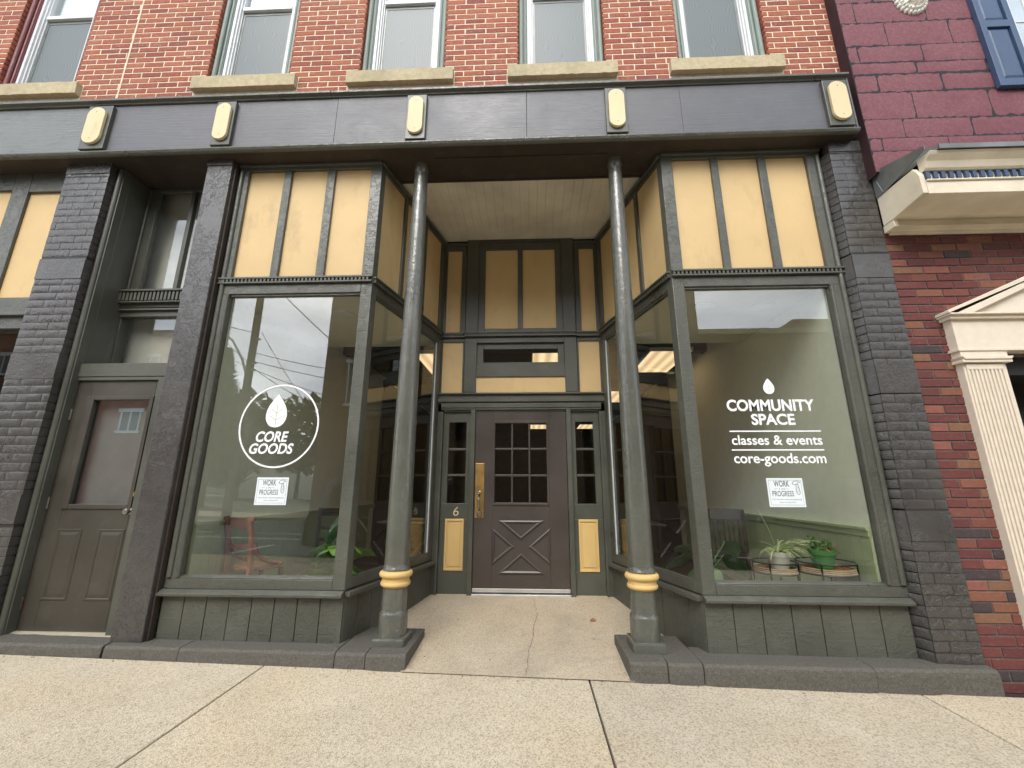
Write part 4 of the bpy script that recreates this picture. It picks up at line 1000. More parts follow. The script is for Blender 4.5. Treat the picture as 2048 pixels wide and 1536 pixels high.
# plaster relief: a ring of curled lobes round a domed centre
mb = MB(); cx, cz = 4.055, 6.03; rnd = random.Random(4)
def blob(x, z, rx, rz, h, n=10, k=5):
    v = []; f = []
    for j in range(k+1):
        t = math.pi/2*j/k
        for i in range(n):
            a = 2*math.pi*i/n; v.append((x+rx*math.cos(t)*math.cos(a), -1.722-h*math.sin(t), z+rz*math.cos(t)*math.sin(a)))
    for j in range(k):
        for i in range(n): f.append((j*n+i, j*n+(i+1) % n, (j+1)*n+(i+1) % n, (j+1)*n+i))
    mb.add(v, f, 0, None, True)
blob(cx, cz+.02, .115, .14, .05, 20, 6); blob(cx, cz-.015, .06, .075, .085, 16, 6)
for i in range(13):
    a = R(180+15*i) ; blob(cx+.15*math.cos(a), cz+.03+.185*math.sin(a), .018, .024, .03)
    blob(cx+.115*math.cos(a+.1), cz+.02+.14*math.sin(a+.1), .026, .024, .045)
for i in range(22): a = rnd.uniform(0, 6.28); q = rnd.uniform(.03, .1); blob(cx+q*math.cos(a), cz+.01+q*1.2*math.sin(a), .014, .012, .075)
for s in (-1, 1):
    for j in range(5): blob(cx+s*(.12+.012*j), cz+.06+.035*j, .02, .02, .04)
nbuild(mb, 'plaster_relief', 'rock_medal', nbr)
# door surround
ds = MB(); yf = -1.66
ds.box(3.69, 4.03, yf, -1.585, -.26, 2.175)
nfl = 9
for i in range(nfl+1): a = 3.705+.031*i; ds.box(a, a+.017, yf-.012, yf-.0005, -.0, 2.12)
ds.box(3.705, 4.001, yf-.012, yf-.0005, 2.121, 2.165)
ds.box(3.665, 4.055, yf-.035, -1.585, 2.176, 2.20); ds.prism_xz([(3.66, 2.225), (4.065, 2.225), (4.045, 2.2), (3.68, 2.2)], yf-.045, -1.585); ds.box(3.675, 4.045, yf-.02, -1.585, 2.2255, 2.275)
ds.box(3.66, 5.5, yf-.03, -1.585, 2.2755, 2.30); ds.box(3.675, 5.5, yf-.015, -1.585, 2.3005, 2.555); ds.box(3.65, 5.5, yf-.045, -1.585, 2.5555, 2.585); ds.box(3.635, 5.5, yf-.07, -1.585, 2.5855, 2.60)
ap = (4.56, 2.985)
ds.prism_xz([(3.63, 2.6005), (3.63, 2.625), (ap[0], ap[1]+.04), (ap[0], ap[1])], yf-.06, -1.585); ds.prism_xz([(3.70, 2.6006), (ap[0], ap[1]-.002), (ap[0], ap[1]-.05), (3.83, 2.6006)], yf-.05, -1.585)
ds.prism_xz([(3.83, 2.6007), (ap[0], ap[1]-.05), (ap[0], 2.6007)], yf-.01, -1.585)
ds.prism_xz([(5.49, 2.6005), (5.49, 2.625), (ap[0]+.001, ap[1]+.04), (ap[0]+.001, ap[1]), ], yf-.08, -1.585); ds.prism_xz([(ap[0]+.001, 2.6007), (ap[0]+.001, ap[1]-.05), (5.3, 2.6007)], yf-.01, -1.585)
nbuild(ds, 'door_surround', 'cream_stone', nbr, .003)
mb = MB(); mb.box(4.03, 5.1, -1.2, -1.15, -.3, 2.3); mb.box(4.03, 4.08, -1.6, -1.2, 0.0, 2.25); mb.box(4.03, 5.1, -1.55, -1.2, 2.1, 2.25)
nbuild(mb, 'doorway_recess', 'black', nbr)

# ------------------------------------------------------------------ signs on the glass
YG = -1.4945
sg = thing('window_decal', 'round white vinyl CORE GOODS logo with leaf on the left window', 'sign', (-2.13, YG, 1.70))
def sbuild(mb, root, name, mat):
    l = root.location; mb.v = [(x-l.x, y-l.y, z-l.z) for x, y, z in mb.v]; return mb.build(name, mat, root)
mb = MB(); cx, cz = -2.133, 1.705
mb.strip([(cx+.357*math.cos(2*math.pi*i/96), cz+.368*math.sin(2*math.pi*i/96)) for i in range(96)], .015, YG-.0006, YG, True); sbuild(mb, sg, 'ring', 'vinyl')
def leaf_shape(cx, z0, z1, hw):
    P = []; h = z1-z0; q = .36
    for i in range(33):
        t = i/32
        w = math.sqrt(max(0, 1-((q-t)/q)**2)) if t < q else math.cos(math.pi/2*((t-q)/(1-q)))**.95 if t < 1 else 0
        P.append((cx+hw*w, z0+h*t))
    return P+[(2*cx-x, z) for x, z in P[-2:0:-1]]
def leaf_sign(root, cx, z0, z1, hw):
    P = leaf_shape(cx, z0, z1, hw); mb = MB(); mb.prism_xz(P, YG-.0006, YG); sbuild(mb, root, 'leaf_emblem', 'vinyl')
    mb = MB(); h = z1-z0; w = h*.016; y0, y1 = YG-.0012, YG-.0007
    mb.strip([(cx, z0+.01*h), (cx, z0+h*.72)], w, y0, y1)
    for zz in (.22, .43):
        for s in (-1, 1): mb.strip([(cx, z0+h*zz), (cx+s*hw*.58, z0+h*(zz+.13))], w, y0, y1)
    sbuild(mb, root, 'leaf_vein', 'wainscot')
leaf_sign(sg, -2.168, 1.685, 1.99, .096)
sbuild(text_mesh('CORE', -2.327, -2.033, 1.557, 1.652, YG-.0005, .028, .18), sg, 'lettering', 'vinyl')
sbuild(text_mesh('GOODS', -2.373, -1.975, 1.452, 1.546, YG-.0005, .028, .18), sg, 'lettering', 'vinyl')

sg2 = thing('window_decal', 'white vinyl COMMUNITY SPACE lettering under a small leaf on the right window', 'sign', (2.19, YG, 1.70))
leaf_sign(sg2, 2.192, 1.962, 2.102, .047)
for txt, a, b, c, d2, o in (('COMMUNITY', 1.815, 2.553, 1.812, 1.915, .03), ('SPACE', 2.008, 2.372, 1.692, 1.790, .03), ('classes & events', 1.822, 2.568, 1.523, 1.606, .016), ('core-goods.com', 1.822, 2.574, 1.345, 1.455, .018)):
    sbuild(text_mesh(txt, a, b, c, d2, YG-.0005, o), sg2, 'lettering', 'vinyl')
mb = MB(); mb.box(1.812, 2.57, YG-.0006, YG, 1.634, 1.645); mb.box(1.812, 2.572, YG-.0006, YG, 1.476, 1.487); sbuild(mb, sg2, 'rule_line', 'vinyl')

def poster(x0, x1, z0, z1, label):
    p = thing('paper_sign', label, 'sign', ((x0+x1)/2, YG, (z0+z1)/2), group='work in progress notices')
    w, h = x1-x0, z1-z0; X = lambda t: x0+w*t; Z = lambda t: z0+h*t
    mb = MB(); mb.box(x0, x1, YG-.0008, YG, z0, z1); sbuild(mb, p, 'sheet', 'paper')
    y0, y1 = YG-.0016, YG-.0009; ink = MB(); HW = .0036
    ink.strip([(X(.05), Z(.07)), (X(.95), Z(.07)), (X(.95), Z(.93)), (X(.05), Z(.93))], .0022, y0, y1, True)
    H = [(.70, .80), (.73, .875), (.80, .90), (.87, .90), (.93, .84), (.87, .85), (.84, .79), (.80, .79), (.78, .76), (.70, .80)]
    ink.strip([(X(a), Z(b)) for a, b in H], HW, y0, y1)
    ink.strip([(X(a), Z(b)) for a, b in ((.81, .78), (.79, .62), (.80, .47), (.85, .42), (.89, .48), (.88, .62), (.85, .78))], HW, y0, y1)
    for q in (.55, .62, .69): ink.strip([(X(.82), Z(q-.05)), (X(.86), Z(q))], .002, y0, y1)
    ink.strip([(X(.18), Z(.615)), (X(.27), Z(.635))], .0018, y0, y1); ink.strip([(X(.50), Z(.635)), (X(.58), Z(.615))], .0018, y0, y1)
    sbuild(ink, p, 'border_and_hammer', 'ink')
    for txt, a, b, c, d2, o in (('WORK', .19, .62, .70, .91, .012), ('I N', .33, .47, .59, .65, .0), ('PROGRESS', .12, .71, .365, .555, .008), ('Core Goods community gathering', .10, .90, .22, .295, .0), ('space coming soon!', .29, .73, .13, .195, .0)):
        sbuild(text_mesh(txt, X(a), X(b), Z(c), Z(d2), y1, o, space=1.04), p, 'lettering', 'ink')
poster(-2.258, -1.978, 1.02, 1.25, 'white WORK IN PROGRESS notice with a hammer, below the round logo on the left window')
poster(2.062, 2.352, 1.02, 1.25, 'white WORK IN PROGRESS notice with a hammer, below the lettering on the right window')

# ------------------------------------------------------------------ ceiling fittings
def disc(x, y, label):
    mb = MB(); mb.lathe([(.11, 0), (.112, -.008), (.09, -.016), (.06, -.014), (.045, -.022), (.02, -.024)], (0, 0, 0), 28)
    o = mb.build('ceiling_disc', 'white'); o.location = (x, y, 2.9995); tag(o, label, 'ceiling light', 'round white ceiling fittings in the windows')
disc(-1.91, -.96, 'round white ceiling disc in the left window, nearest the street'); disc(-1.60, -.18, 'round white ceiling disc deeper inside the left window bay')
disc(1.55, -.24, 'round white ceiling disc deeper inside the right window bay'); disc(1.93, -1.02, 'round white ceiling disc in the right window, nearer the corner post'); disc(2.53, -1.02, 'round white ceiling disc in the right window, nearer the outer wall')
def fluor(x, y, w, l, label):
    t = thing('ceiling_light', label, 'ceiling light', (x, y, 3.215), group='lit fluorescent ceiling panels')
    mb = MB(); mb.box(-w/2-.02, w/2+.02, -l/2-.02, l/2+.02, .0, .06); mb.build('housing', 'white', t)
    mb = MB(); mb.box(-w/2, w/2, -l/2, l/2, -.004, -.0005); mb.build('diffuser', 'tube_light', t)
fluor(-1.38, 1.72, .62, 1.2, 'lit warm fluorescent panel seen through the left side pane'); fluor(2.30, 1.72, .62, 1.2, 'lit warm fluorescent panel nearest the right side pane'); fluor(2.05, 4.5, .6, 1.2, 'lit warm fluorescent panel further back on the right'); fluor(.42, 1.6, .5, .9, 'lit warm fluorescent panel above the entrance transom'); fluor(.45, 9.4, .6, 1.0, 'lit warm fluorescent panel at the far end behind the door'); fluor(2.1, 9.4, .6, 1.0, 'lit warm fluorescent panel at the far end on the right'); fluor(-1.4, 6.0, .6, 1.2, 'lit warm fluorescent panel far back on the left')

# ------------------------------------------------------------------ furniture and plants
ch = thing('wooden_chair', 'reddish wooden chair with cane seat and curved arms in the left window', 'chair', (-2.535, -.865, -.02), R(-24.9))
mb = MB()    # local: +y front
for s in (-1, 1):
    mb.prism_yz([(-.235, 0), (-.20, 0), (-.175, .46), (-.20, .70), (-.235, .90), (-.275, .90), (-.235, .70), (-.215, .46)], s*.185-.024, s*.185+.024)
mb.build('back_stile', 'wood_chair', ch, .006)
mb = MB(); mb.prism_yz([(-.225, .80), (-.20, .80), (-.225, .905), (-.25, .905)], -.160, .160); mb.tube([(-.235, -.25, .895), (-.175, -.25, .9)], .02, 8); mb.tube([(.175, -.25, .9), (.235, -.25, .895)], .02, 8); mb.prism_yz([(-.21, .62), (-.19, .62), (-.195, .665), (-.215, .665)], -.160, .160); mb.build('back_rail', 'wood_chair', ch, .005)
mb = MB()
for s in (-1, 1): mb.tube([(s*.20, -.195, .68), (s*.205, -.17, .60), (s*.21, -.11, .54), (s*.21, -.03, .50), (s*.205, .05, .478)], [.022, .022, .021, .02, .018], 8)
mb.build('arm', 'wood_chair', ch)
mb = MB(); P = [(.215*math.cos(2*math.pi*i/32)*(1.05 if math.sin(2*math.pi*i/32) > 0 else .95), .0+.215*math.sin(2*math.pi*i/32)) for i in range(32)]; mb.prism(P, .435, .470); mb.build('seat', 'wood_chair', ch, .01)
mb = MB(); mb.prism([(x*.82, y*.82) for x, y in P], .4702, .4735); mb.build('cane_panel', 'cane', ch)
for s in (-1, 1):
    mb = MB(); mb.lathe([(.014, 0), (.018, .1), (.024, .18), (.016, .2), (.024, .25), (.016, .28), (.026, .32), (.016, .345), (.025, .38), (.022, .435)], (s*.15, .14, 0), 14); mb.build('leg', 'wood_chair', ch)

def dark_chair(loc, rz, label, slats):
    c = thing('dark_chair', label, 'chair', loc, rz)
    mb = MB(); mb.box(-.21, .21, -.2, .21, .43, .465); mb.build('seat', 'wood_dark', c, .008)
    mb = MB()
    for s in (-1, 1): mb.prism_yz([(-.22, 0), (-.185, 0), (-.18, .46), (-.245, .94), (-.28, .94), (-.215, .46)], s*.19-.02, s*.19+.02)
    if slats:
        mb.prism_yz([(-.245, .82), (-.225, .82), (-.255, .945), (-.275, .945)], -.169, .169)
        for i in range(6): x = -.135+.054*i; mb.prism_yz([(-.20, .47), (-.185, .47), (-.235, .8195), (-.25, .8195)], x-.012, x+.012)
    else:
        for z in (.84, .68, .55): o = -.19-(z-.46)*.13; mb.box(-.169, .169, o-.012, o+.012, z, z+.06+(.03 if z > .8 else -.02))
    mb.build('backrest', 'wood_dark', c, .004)
    for x in (-.18, .18):
        mb = MB(); mb.box(x-.018, x+.018, .165, .2, 0, .43); mb.build('leg', 'wood_dark', c)
dark_chair((2.36, .05, -.02), R(155), 'dark slat backed chair behind the plants in the right window', True)
dark_chair((-2.25, .12, -.02), R(205), 'dark ladder backed chair behind the leafy plant in the left window', False)
def table(loc, label):
    t = thing('dark_table', label, 'table', loc)
    mb = MB(); mb.box(-.45, .45, -.35, .35, .72, .75); mb.build('tabletop', 'wood_dark', t, .005)
    mb = MB(); mb.tube([(-.32, 0, .0), (.32, 0, .70)], .025, 8); mb.tube([(.32, 0.06, .0), (-.32, .06, .70)], .025, 8); mb.box(-.4, .4, -.04, .1, 0, .04); mb.build('crossed_leg', 'wood_dark', t)
table((1.35, .75, -.02), 'dark wooden table with crossed legs behind the right side pane'); table((-1.45, .9, -.02), 'dark wooden table with crossed legs behind the left side pane')

def leaf(mb, base, az, el, L, W, curl, n=8, fold=.25, tip=1.0, roll=0.0, m=0, ruf=0.0):
    d = Vector((math.cos(az)*math.cos(el), math.sin(az)*math.cos(el), math.sin(el))); side = Vector((-math.sin(az), math.cos(az), 0))
    p = Vector(base); v = []; f = []; e = el
    for i in range(n+1):
        t = i/n; w = W*(math.sin(math.pi*min(1, t**.75*.97+.03))**.8)*.5
        d = Vector((math.cos(az)*math.cos(e), math.sin(az)*math.cos(e), math.sin(e))); up = side.cross(d)
        s2 = (side*math.cos(roll)+up*math.sin(roll)); u2 = s2.cross(d)
        r = ruf*math.sin(t*19)
        v += [p-s2*w-u2*(-fold*w+r), p, p+s2*w-u2*(-fold*w-r)]
        p = p+d*L/n; e -= curl/n
    for i in range(n):
        for k in (0, 1): a = i*3+k; f.append((a, a+1, a+4, a+3))
    mb.add(v, f, m, None, True)
pl = thing('potted_plant', 'leafy green plant with broad glossy leaves in the corner of the left window', 'plant', (-1.63, -1.02, .07))
mb = MB(); mb.lathe([(.09, 0), (.125, .25), (.13, .26), (.12, .262), (.115, .235)], n=24); mb.build('pot', 'wood_dark', pl)
mb = MB(); mb.lathe([(.001, .23), (.115, .235)], n=20, cap=False); mb.build('soil', 'soil', pl)
mb = MB(); mb.tube([(0, 0, .24), (-.01, 0, .40), (-.02, .01, .54)], [.012, .010, .007], 8); mb.build('stem', 'bark', pl)
mb = MB()
for az, el, L, W, c, h in ((195, 20, .38, .17, 1.3, .33), (170, 35, .34, .17, 1.6, .42), (222, 0, .34, .15, .9, .28), (250, 15, .30, .15, 1.5, .33), (205, 48, .32, .18, 1.7, .48), (240, 45, .30, .18, 1.8, .50), (-8, 20, .36, .17, 1.3, .34), (15, 42, .34, .17, 1.6, .45), (-35, 20, .32, .16, 1.4, .36), (325, 50, .32, .17, 1.8, .50), (290, 5, .32, .15, 1.1, .31), (275, 50, .28, .18, 2.0, .52), (130, 40, .30, .16, 1.0, .44), (185, -5, .34, .14, .5, .26), (345, -5, .30, .14, .5, .26)):
    leaf(mb, (-.015*(h > .4), 0, h), R(az), R(el), L*1.05, W*1.15, c, 12, .16, roll=.62*math.cos(R(az)), ruf=.009)
mb.build('foliage', 'leaf_fiddle', pl)
mb = MB()
for az, el, L, W, c, rl in ((150, 80, .27, .20, .3, .6), (200, 66, .25, .18, .7, .3), (270, 78, .24, .19, .5, 0)):
    leaf(mb, (-.03, .0, .50), R(az), R(el), L*1.25, W*1.3, c, 10, .15, roll=rl, ruf=.004)
mb.build('large_leaf', 'leaf_deep', pl)

p2 = thing('potted_plant', 'dim grey green plant with drooping spoon leaves at the corner of the right window', 'plant', (1.70, -.95, -.02))
mb = MB(); mb.lathe([(.10, 0), (.135, .26), (.14, .28), (.125, .28)], n=24); mb.build('pot', 'wood_dark', p2)
mb = MB(); st = MB()
for az, rr, h, L, W, e in ((175, .10, .60, .26, .17, -10), (350, .17, .60, .24, .16, -25), (20, .26, .70, .16, .13, -30), (120, .12, .66, .2, .15, -5), (270, .06, .52, .22, .15, -35), (220, .18, .50, .2, .13, -30)):
    b = (rr*math.cos(R(az)), rr*math.sin(R(az)), h)
    st.tube([(0, 0, .27), (b[0]*.35, b[1]*.35, .27+(h-.27)*.6), b], [.009, .007, .005], 6)
    leaf(mb, b, R(az), R(e), L*1.15, W*1.4, .8, 10, .22, roll=.6*math.cos(R(az)), ruf=.005)
mb.build('foliage', 'leaf_dusk', p2); st.build('stem', 'leaf_dusk', p2)

def stand(x, y, r, h, label):
    t = thing('plant_stand', label, 'plant stand', (x, y, -.02), group='wire and rattan plant stands')
    mb = MB(); cr = lambda rr, z: [(rr*math.cos(2*math.pi*i/40), rr*math.sin(2*math.pi*i/40), z) for i in range(40)]
    mb.tube(cr(r, h+.055), .006, 6, closed=True); mb.tube(cr(r*.98, h-.03), .006, 6, closed=True)
    mb.build('wire_ring', 'wire', t)
    for k in range(4):
        a = R(50+90*k); mb = MB(); mb.tube([(r*math.cos(a), r*math.sin(a), h+.055), (r*math.cos(a), r*math.sin(a), h-.03), (r*.93*math.cos(a), r*.93*math.sin(a), 0)], .007, 6); mb.build('leg', 'wire', t)
    mb = MB()
    for i in range(3): mb.tube(cr(r*(.97-.02*i), h-.018+.014*i), .0075, 6, closed=True)
    mb.build('rattan_rim', 'rattan', t); mb = MB()
    mb.lathe([(.01, h-.012), (r*.93, h-.012)], n=32, cap=False)
    for k in range(9): q = -r*.85+2*r*.85*k/8; ln = math.sqrt(max(.001, (r*.93)**2-q*q)); mb.tube([(q, -ln, h-.006), (q, ln, h-.006)], .008, 6)
    mb.build('rattan_tray', 'cane', t)
    return h
stand(2.61, -1.205, .215, .53, 'taller round wire and rattan plant stand carrying the green pot'); stand(2.245, -1.10, .175, .51, 'smaller wire and rattan plant stand carrying the white pot')
wp = thing('potted_plant', 'spider plant with arching striped leaves in a worn white pot', 'plant', (2.27, -1.13, .492))
mb = MB(); mb.lathe([(.066, 0), (.070, .008), (.088, .10), (.094, .102), (.097, .14), (.092, .142), (.086, .128)], n=28); mb.build('pot', 'pot_white', wp)
mb = MB(); mb.lathe([(.001, .132), (.088, .13)], n=20, cap=False); mb.build('soil', 'soil', wp)
mb = MB(); rnd = random.Random(3)
for i in range(46):
    az = rnd.uniform(-60, 60) if i < 30 else rnd.uniform(0, 360); L = rnd.uniform(.22, .40) if i < 30 else rnd.uniform(.12, .24)
    leaf(mb, (rnd.uniform(-.02, .03), rnd.uniform(-.03, .03), .13), R(az), R(rnd.uniform(25, 65)), L, .019, rnd.uniform(1.2, 2.6), 9, .5)
leaf(mb, (0, .01, .13), R(150), R(82), .40, .016, .35, 9, .5); leaf(mb, (0, -.02, .13), R(170), R(60), .2, .012, 1.2, 9, .5)
mb.build('foliage', 'leaf_spider', wp)
gp = thing('potted_plant', 'ruffled plant with dry brown leaf edges in a green plastic pot', 'plant', (2.60, -1.20, .512))
mb = MB(); mb.lathe([(.070, 0), (.074, .008), (.092, .105), (.099, .107), (.104, .15), (.099, .152), (.092, .138)], n=28); mb.build('pot', 'pot_green', gp)
mb = MB(); mb.lathe([(.001, .142), (.095, .14)], n=20, cap=False); mb.build('soil', 'soil', gp)
mb = MB()
for i in range(9): leaf(mb, (rnd.uniform(-.05, .03), rnd.uniform(-.04, .04), .14), R(rnd.uniform(0, 360)), R(rnd.uniform(45, 85)), rnd.uniform(.08, .14), .06, rnd.uniform(.2, 1), 8, .4, ruf=.012)
mb.build('foliage', 'leaf_jade', gp)
mb = MB()
for i in range(16): leaf(mb, (rnd.uniform(-.06, .08), rnd.uniform(-.06, .05), .145), R(rnd.uniform(-150, 60)), R(rnd.uniform(0, 55)), rnd.uniform(.05, .11), .035, rnd.uniform(.2, 1.8), 6, .5, ruf=.006)
mb.build('dry_leaf', 'leaf_brown', gp)

# ------------------------------------------------------------------ across the street (seen mirrored in the glass)
def far_building(name, label, x0, x1, y, z1, mat, winx, winz, ww, wh, depth=9, cap='sill_stone', extra=None):
    b = thing(name, label, 'building', ((x0+x1)/2, y, -.3)); ox = (x0+x1)/2
    mb = MB(); mb.box(x0-ox, x1-ox, -depth, 0, 0, z1+.3)
    if extra: mb.box(extra[0]-ox, extra[1]-ox, -depth+.3, -.02, z1+.301, extra[2]+.3)
    mb.build('wall', mat, b)
    mb = MB(); mb.box(x0-ox-.1, x1-ox+.1, .001, .25, z1+.0, z1+.28); mb.build('parapet_cap', cap, b)
    for x in winx:
        for z in winz:
            w = MB(); w.box(x-ox-ww/2-.12, x-ox+ww/2+.12, .002, .09, z+.3+wh, z+.3+wh+.2); w.box(x-ox-ww/2-.1, x-ox+ww/2+.1, .002, .1, z+.3-.14, z+.3)
            for q in (-1, 0, 1): w.box(x-ox+q*(ww/2-.04)-.04, x-ox+q*(ww/2-.04)+.04, .002, .06, z+.3+.001, z+.3+wh-.001)
            wo = w.build('window', 'white', b); g2 = MB(); g2.box(x-ox-ww/2, x-ox+ww/2, .001, .03, z+.3, z+.3+wh); g2.build('pane', 'windowdark', wo)
    return b
far_building('brick_building', 'tall brown brick building across the street, mirrored in both shop windows', -11.3, 9.45, -20, 12.9, 'tan_brick', [-9.4+2.35*i for i in range(8)], [5.6], 1.1, 2.3)
far_building('brick_building', 'lower brown building with stepped parapet across the street, mirrored in the right window', 9.5, 30, -20.3, 9.72, 'tan_brick', [24.2, 27.0], [5.4], 1.2, 2.1, extra=(14.8, 30, 10.3))
far_building('brick_building', 'red brick building down the street, mirrored in the side door glass', -40, -20.6, -21, 10.6, 'red_brick_far', [-23.1+-2.9*i for i in range(5)], [4.3, 7.8], 1.2, 1.1, depth=2.6)
def util_pole(x, y, h, label):
    p = thing('utility_pole', label, 'pole', (x, y, gz(x, y)-.15))
    mb = MB(); mb.tube([(0, 0, 0), (.02, 0, h)], [.17, .11], 14); mb.build('shaft', 'polewood', p)
    mb = MB(); mb.tube([(-.1, 0, 5.9), (-.3, .1, 6.5), (-.75, .2, 7.3), (-1.25, .3, 7.7)], .05, 8); mb.lathe([(.03, 0), (.18, -.05), (.14, -.16)], (-1.35, .3, 7.74), 14); mb.build('lamp_arm', 'steel', p)
    for z in (6.05, 6.35, 7.4):
        mb = MB(); mb.tube([(.1, .05, z), (.30, .05, z)], .045, 8); mb.build('insulator', 'pot_white', p)
util_pole(-11.42, -14.05, 17, 'tall wooden utility pole beyond the street, mirrored in the left window')
for a, b, r, lab in (((-11.2, -14, 6.55), (-6.0, -14.3, 5.62), .014, 'upper overhead wire running right from the pole'), ((-11.27, -14, 6.2), (-6.0, -14.3, 5.2), .014, 'second overhead wire running right from the pole'), ((-13.2, -14, 6.75), (-8.1, -14.2, 4.75), .014, 'overhead wire sloping down past the pole'), ((-11.3, -14, 5.95), (-8.3, -14.3, 4.3), .014, 'low overhead wire sloping from the pole'), ((-11.12, -14, 7.5), (-8.6, -14.2, 4.05), .012, 'drop wire hanging steeply from the pole'), ((-13.4, -14, 12.1), (-7.0, -14.2, 6.1), .022, 'thick diagonal service wire high across the window'), ((-18, -14, 9.5), (-11.4, -14, 7.45), .014, 'overhead wire running left from the pole'), ((-13.5, -14, 8.0), (-11.5, -14, 6.2), .012, 'short stay wire beside the lamp arm')):
    mb = MB(); n = 10; mb.tube([(a[0]+(b[0]-a[0])*k/n, a[1]+(b[1]-a[1])*k/n, a[2]+(b[2]-a[2])*k/n-.12*math.sin(math.pi*k/n)) for k in range(n+1)], r, 6)
    tag(mb.build('overhead_wire', 'tyre'), lab+', mirrored in the left window', 'wire')
def conifer(x, y, h, label):
    t = thing('conifer_tree', label, 'tree', (x, y, -.5)); rnd = random.Random(6)
    mb = MB(); mb.tube([(0, 0, 0), (0, 0, h)], [.35, .04], 8); mb.build('trunk', 'bark', t)
    mb = MB()
    for i in range(2600):
        z = h*(.12+.88*rnd.random()**.9); r = (h-z)*.33*rnd.uniform(.35, 1.1)+.35; a = rnd.uniform(0, 6.28)
        leaf(mb, (r*.35*math.cos(a), r*.35*math.sin(a), z), a+rnd.uniform(-.4, .4), R(rnd.uniform(-5, 45)), r*.6+.3, .38, rnd.uniform(-.5, .5), 2, .3)
    mb.build('crown', 'conifer', t)
conifer(-24.3, -29, 12.4, 'pointed conifer tree behind the pole, mirrored in the left window')
def broad_tree(x, y, h, r, seed, label):
    t = thing('broadleaf_tree', label, 'tree', (x, y, -.5), group='trees on the far slope'); rnd = random.Random(seed)
    mb = MB(); mb.tube([(0, 0, 0), (0, 0, h*.6)], [.3, .12], 7); mb.build('trunk', 'bark', t)
    mb = MB()
    for i in range(1500):
        q = Vector((rnd.gauss(0, 1), rnd.gauss(0, 1), rnd.gauss(0, 1))).normalized()*rnd.uniform(.55, 1.05)
        leaf(mb, (q.x*r, q.y*r, h*.62+q.z*h*.38), rnd.uniform(0, 6.28), R(rnd.uniform(-40, 60)), rnd.uniform(1.0, 2.2), 1.0, .6, 2, .3)
    mb.build('crown', 'hill_leaf', t)
for i, (x, y, h, r, l) in enumerate([(-33, -58, 14.5, 6, 'rounded tree left of the far slope'), (-41, -57, 15, 6, 'rounded tree at the outer left of the far slope'), (-25, -60, 15.5, 6, 'rounded tree beside the far brown building'), (-49, -60, 16, 6.5, 'rounded tree furthest left on the slope')]):
    broad_tree(x, y, h, r, 40+i, l+', mirrored in the left window')
mb = MB(); v = []; f = []
for i in range(41):
    x = -160+320*i/40
    for (yy, zz) in ((-75, -1), (-95, 9+3*noise.noise(Vector((x*.03, 1, 0)))), (-120, 13+3*noise.noise(Vector((x*.02, 4, 0)))), (-170, 12)): v.append((x, yy, zz))
for i in range(40):
    for k in range(3): a = i*4+k; f.append((a, a+1, a+5, a+4))
mb.add(v, f, 0, None, True); struct(mb.build('hills', 'hill_leaf'))

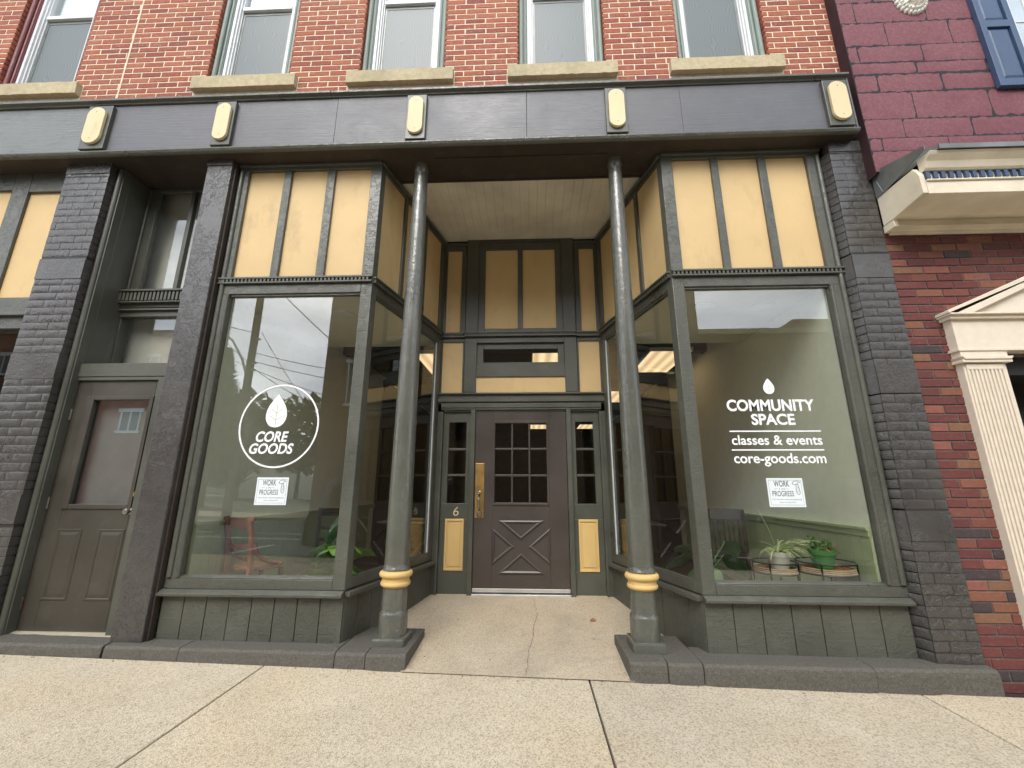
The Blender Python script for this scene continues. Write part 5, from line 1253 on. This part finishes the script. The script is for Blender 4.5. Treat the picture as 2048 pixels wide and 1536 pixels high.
def car(x, y, rz, L, H, mat, label):
    c = thing('parked_car', label, 'car', (x, y, gz(x, y)-.15), rz)
    W = .92; hl = L/2
    low = [(-hl, .42), (-hl+.03, .80), (-hl+.1, .98), (hl-1.05, 1.0), (hl-.12, .86), (hl, .62), (hl-.02, .35), (-hl+.05, .32)]
    mb = MB(); n = len(low)
    def sect(P, w): return [(px, w, pz) for px, pz in P]
    v = sect(low, -W+.06)+sect([(a*.995, b) for a, b in low], -W)+sect([(a*.995, b) for a, b in low], W)+sect(low, W-.06)
    v = [(p[0], p[1], p[2]) for p in v]
    f = [tuple(range(n)), tuple(3*n+i for i in range(n-1, -1, -1))]+[(k*n+i, k*n+(i+1) % n, (k+1)*n+(i+1) % n, (k+1)*n+i) for k in range(3) for i in range(n)]
    mb.add(v, f)
    roof = [(-hl+.14, .985), (-hl+.35, H-.1), (-hl+.6, H), (hl-2.05, H), (hl-1.75, H-.07), (hl-1.0, 1.0)]
    rn = len(roof); v = [(px, -(W-.05-.28*max(0, pz-.98)), pz) for px, pz in roof]+[(px, (W-.05-.28*max(0, pz-.98)), pz) for px, pz in roof]
    mb.add(v, [tuple(range(rn)), tuple(rn+i for i in range(rn-1, -1, -1))]+[(i, (i+1) % rn, (i+1) % rn+rn, i+rn) for i in range(rn)])
    mb.build('body', mat, c, .05)
    for s in (-1, 1):
        mb = MB(); a0, a1 = -hl+.35, hl-1.2
        P = [(a0+.02, 1.04), (a0+.18, H-.17), (hl-1.95, H-.14), (hl-1.33, 1.04)]
        yy = lambda z: s*(W-.045-.28*max(0, z-.98)+.01)
        mb.add([(px, yy(pz), pz) for px, pz in P]+[(px, yy(pz)-s*.02, pz) for px, pz in P], [(0, 1, 2, 3), (7, 6, 5, 4), (0, 1, 5, 4), (1, 2, 6, 5), (2, 3, 7, 6), (3, 0, 4, 7)]); mb.build('side_window', 'carglass', c)
        mb = MB(); mb.box(hl-.16, hl-.02, *sorted((s*.55, s*.86)), .66, .8); mb.build('headlight', 'headlamp', c, .02)
        mb = MB(); mb.box(hl-1.45, hl-1.3, *sorted((s*(W+.0), s*(W+.16))), 1.02, 1.16); mb.build('mirror', mat, c, .03)
        for wx in (-hl+.85, hl-.9):
            TT = Matrix.Translation((wx, s*(W-.09), .33)) @ Matrix.Rotation(R(90), 4, 'X')
            mb = MB(); mb.lathe([(.2, -.11), (.32, -.11), (.335, -.06), (.335, .06), (.32, .11), (.2, .11)], n=24, T=TT); wo = mb.build('wheel', 'tyre', c)
            mb = MB(); mb.lathe([(.03, -.115), (.2, -.112), (.2, .112), (.03, .115)], n=20, T=TT); mb.build('rim', 'steel', wo)
    mb = MB(); mb.box(hl-.04, hl+.03, -.45, .45, .5, .62); mb.build('grille', 'tyre', c, .02)
car(6.0, -7.55, R(180), 4.9, 1.85, 'carpaint', 'high roofed car, grey paint darkened to weaken its reflection, parked at the kerb, mirrored in the right window')
car(-2.25, -7.6, R(0), 4.6, 1.72, 'carpaint_w', 'lower car, grey paint darkened to weaken its reflection, parked at the kerb, mirrored in the left window')
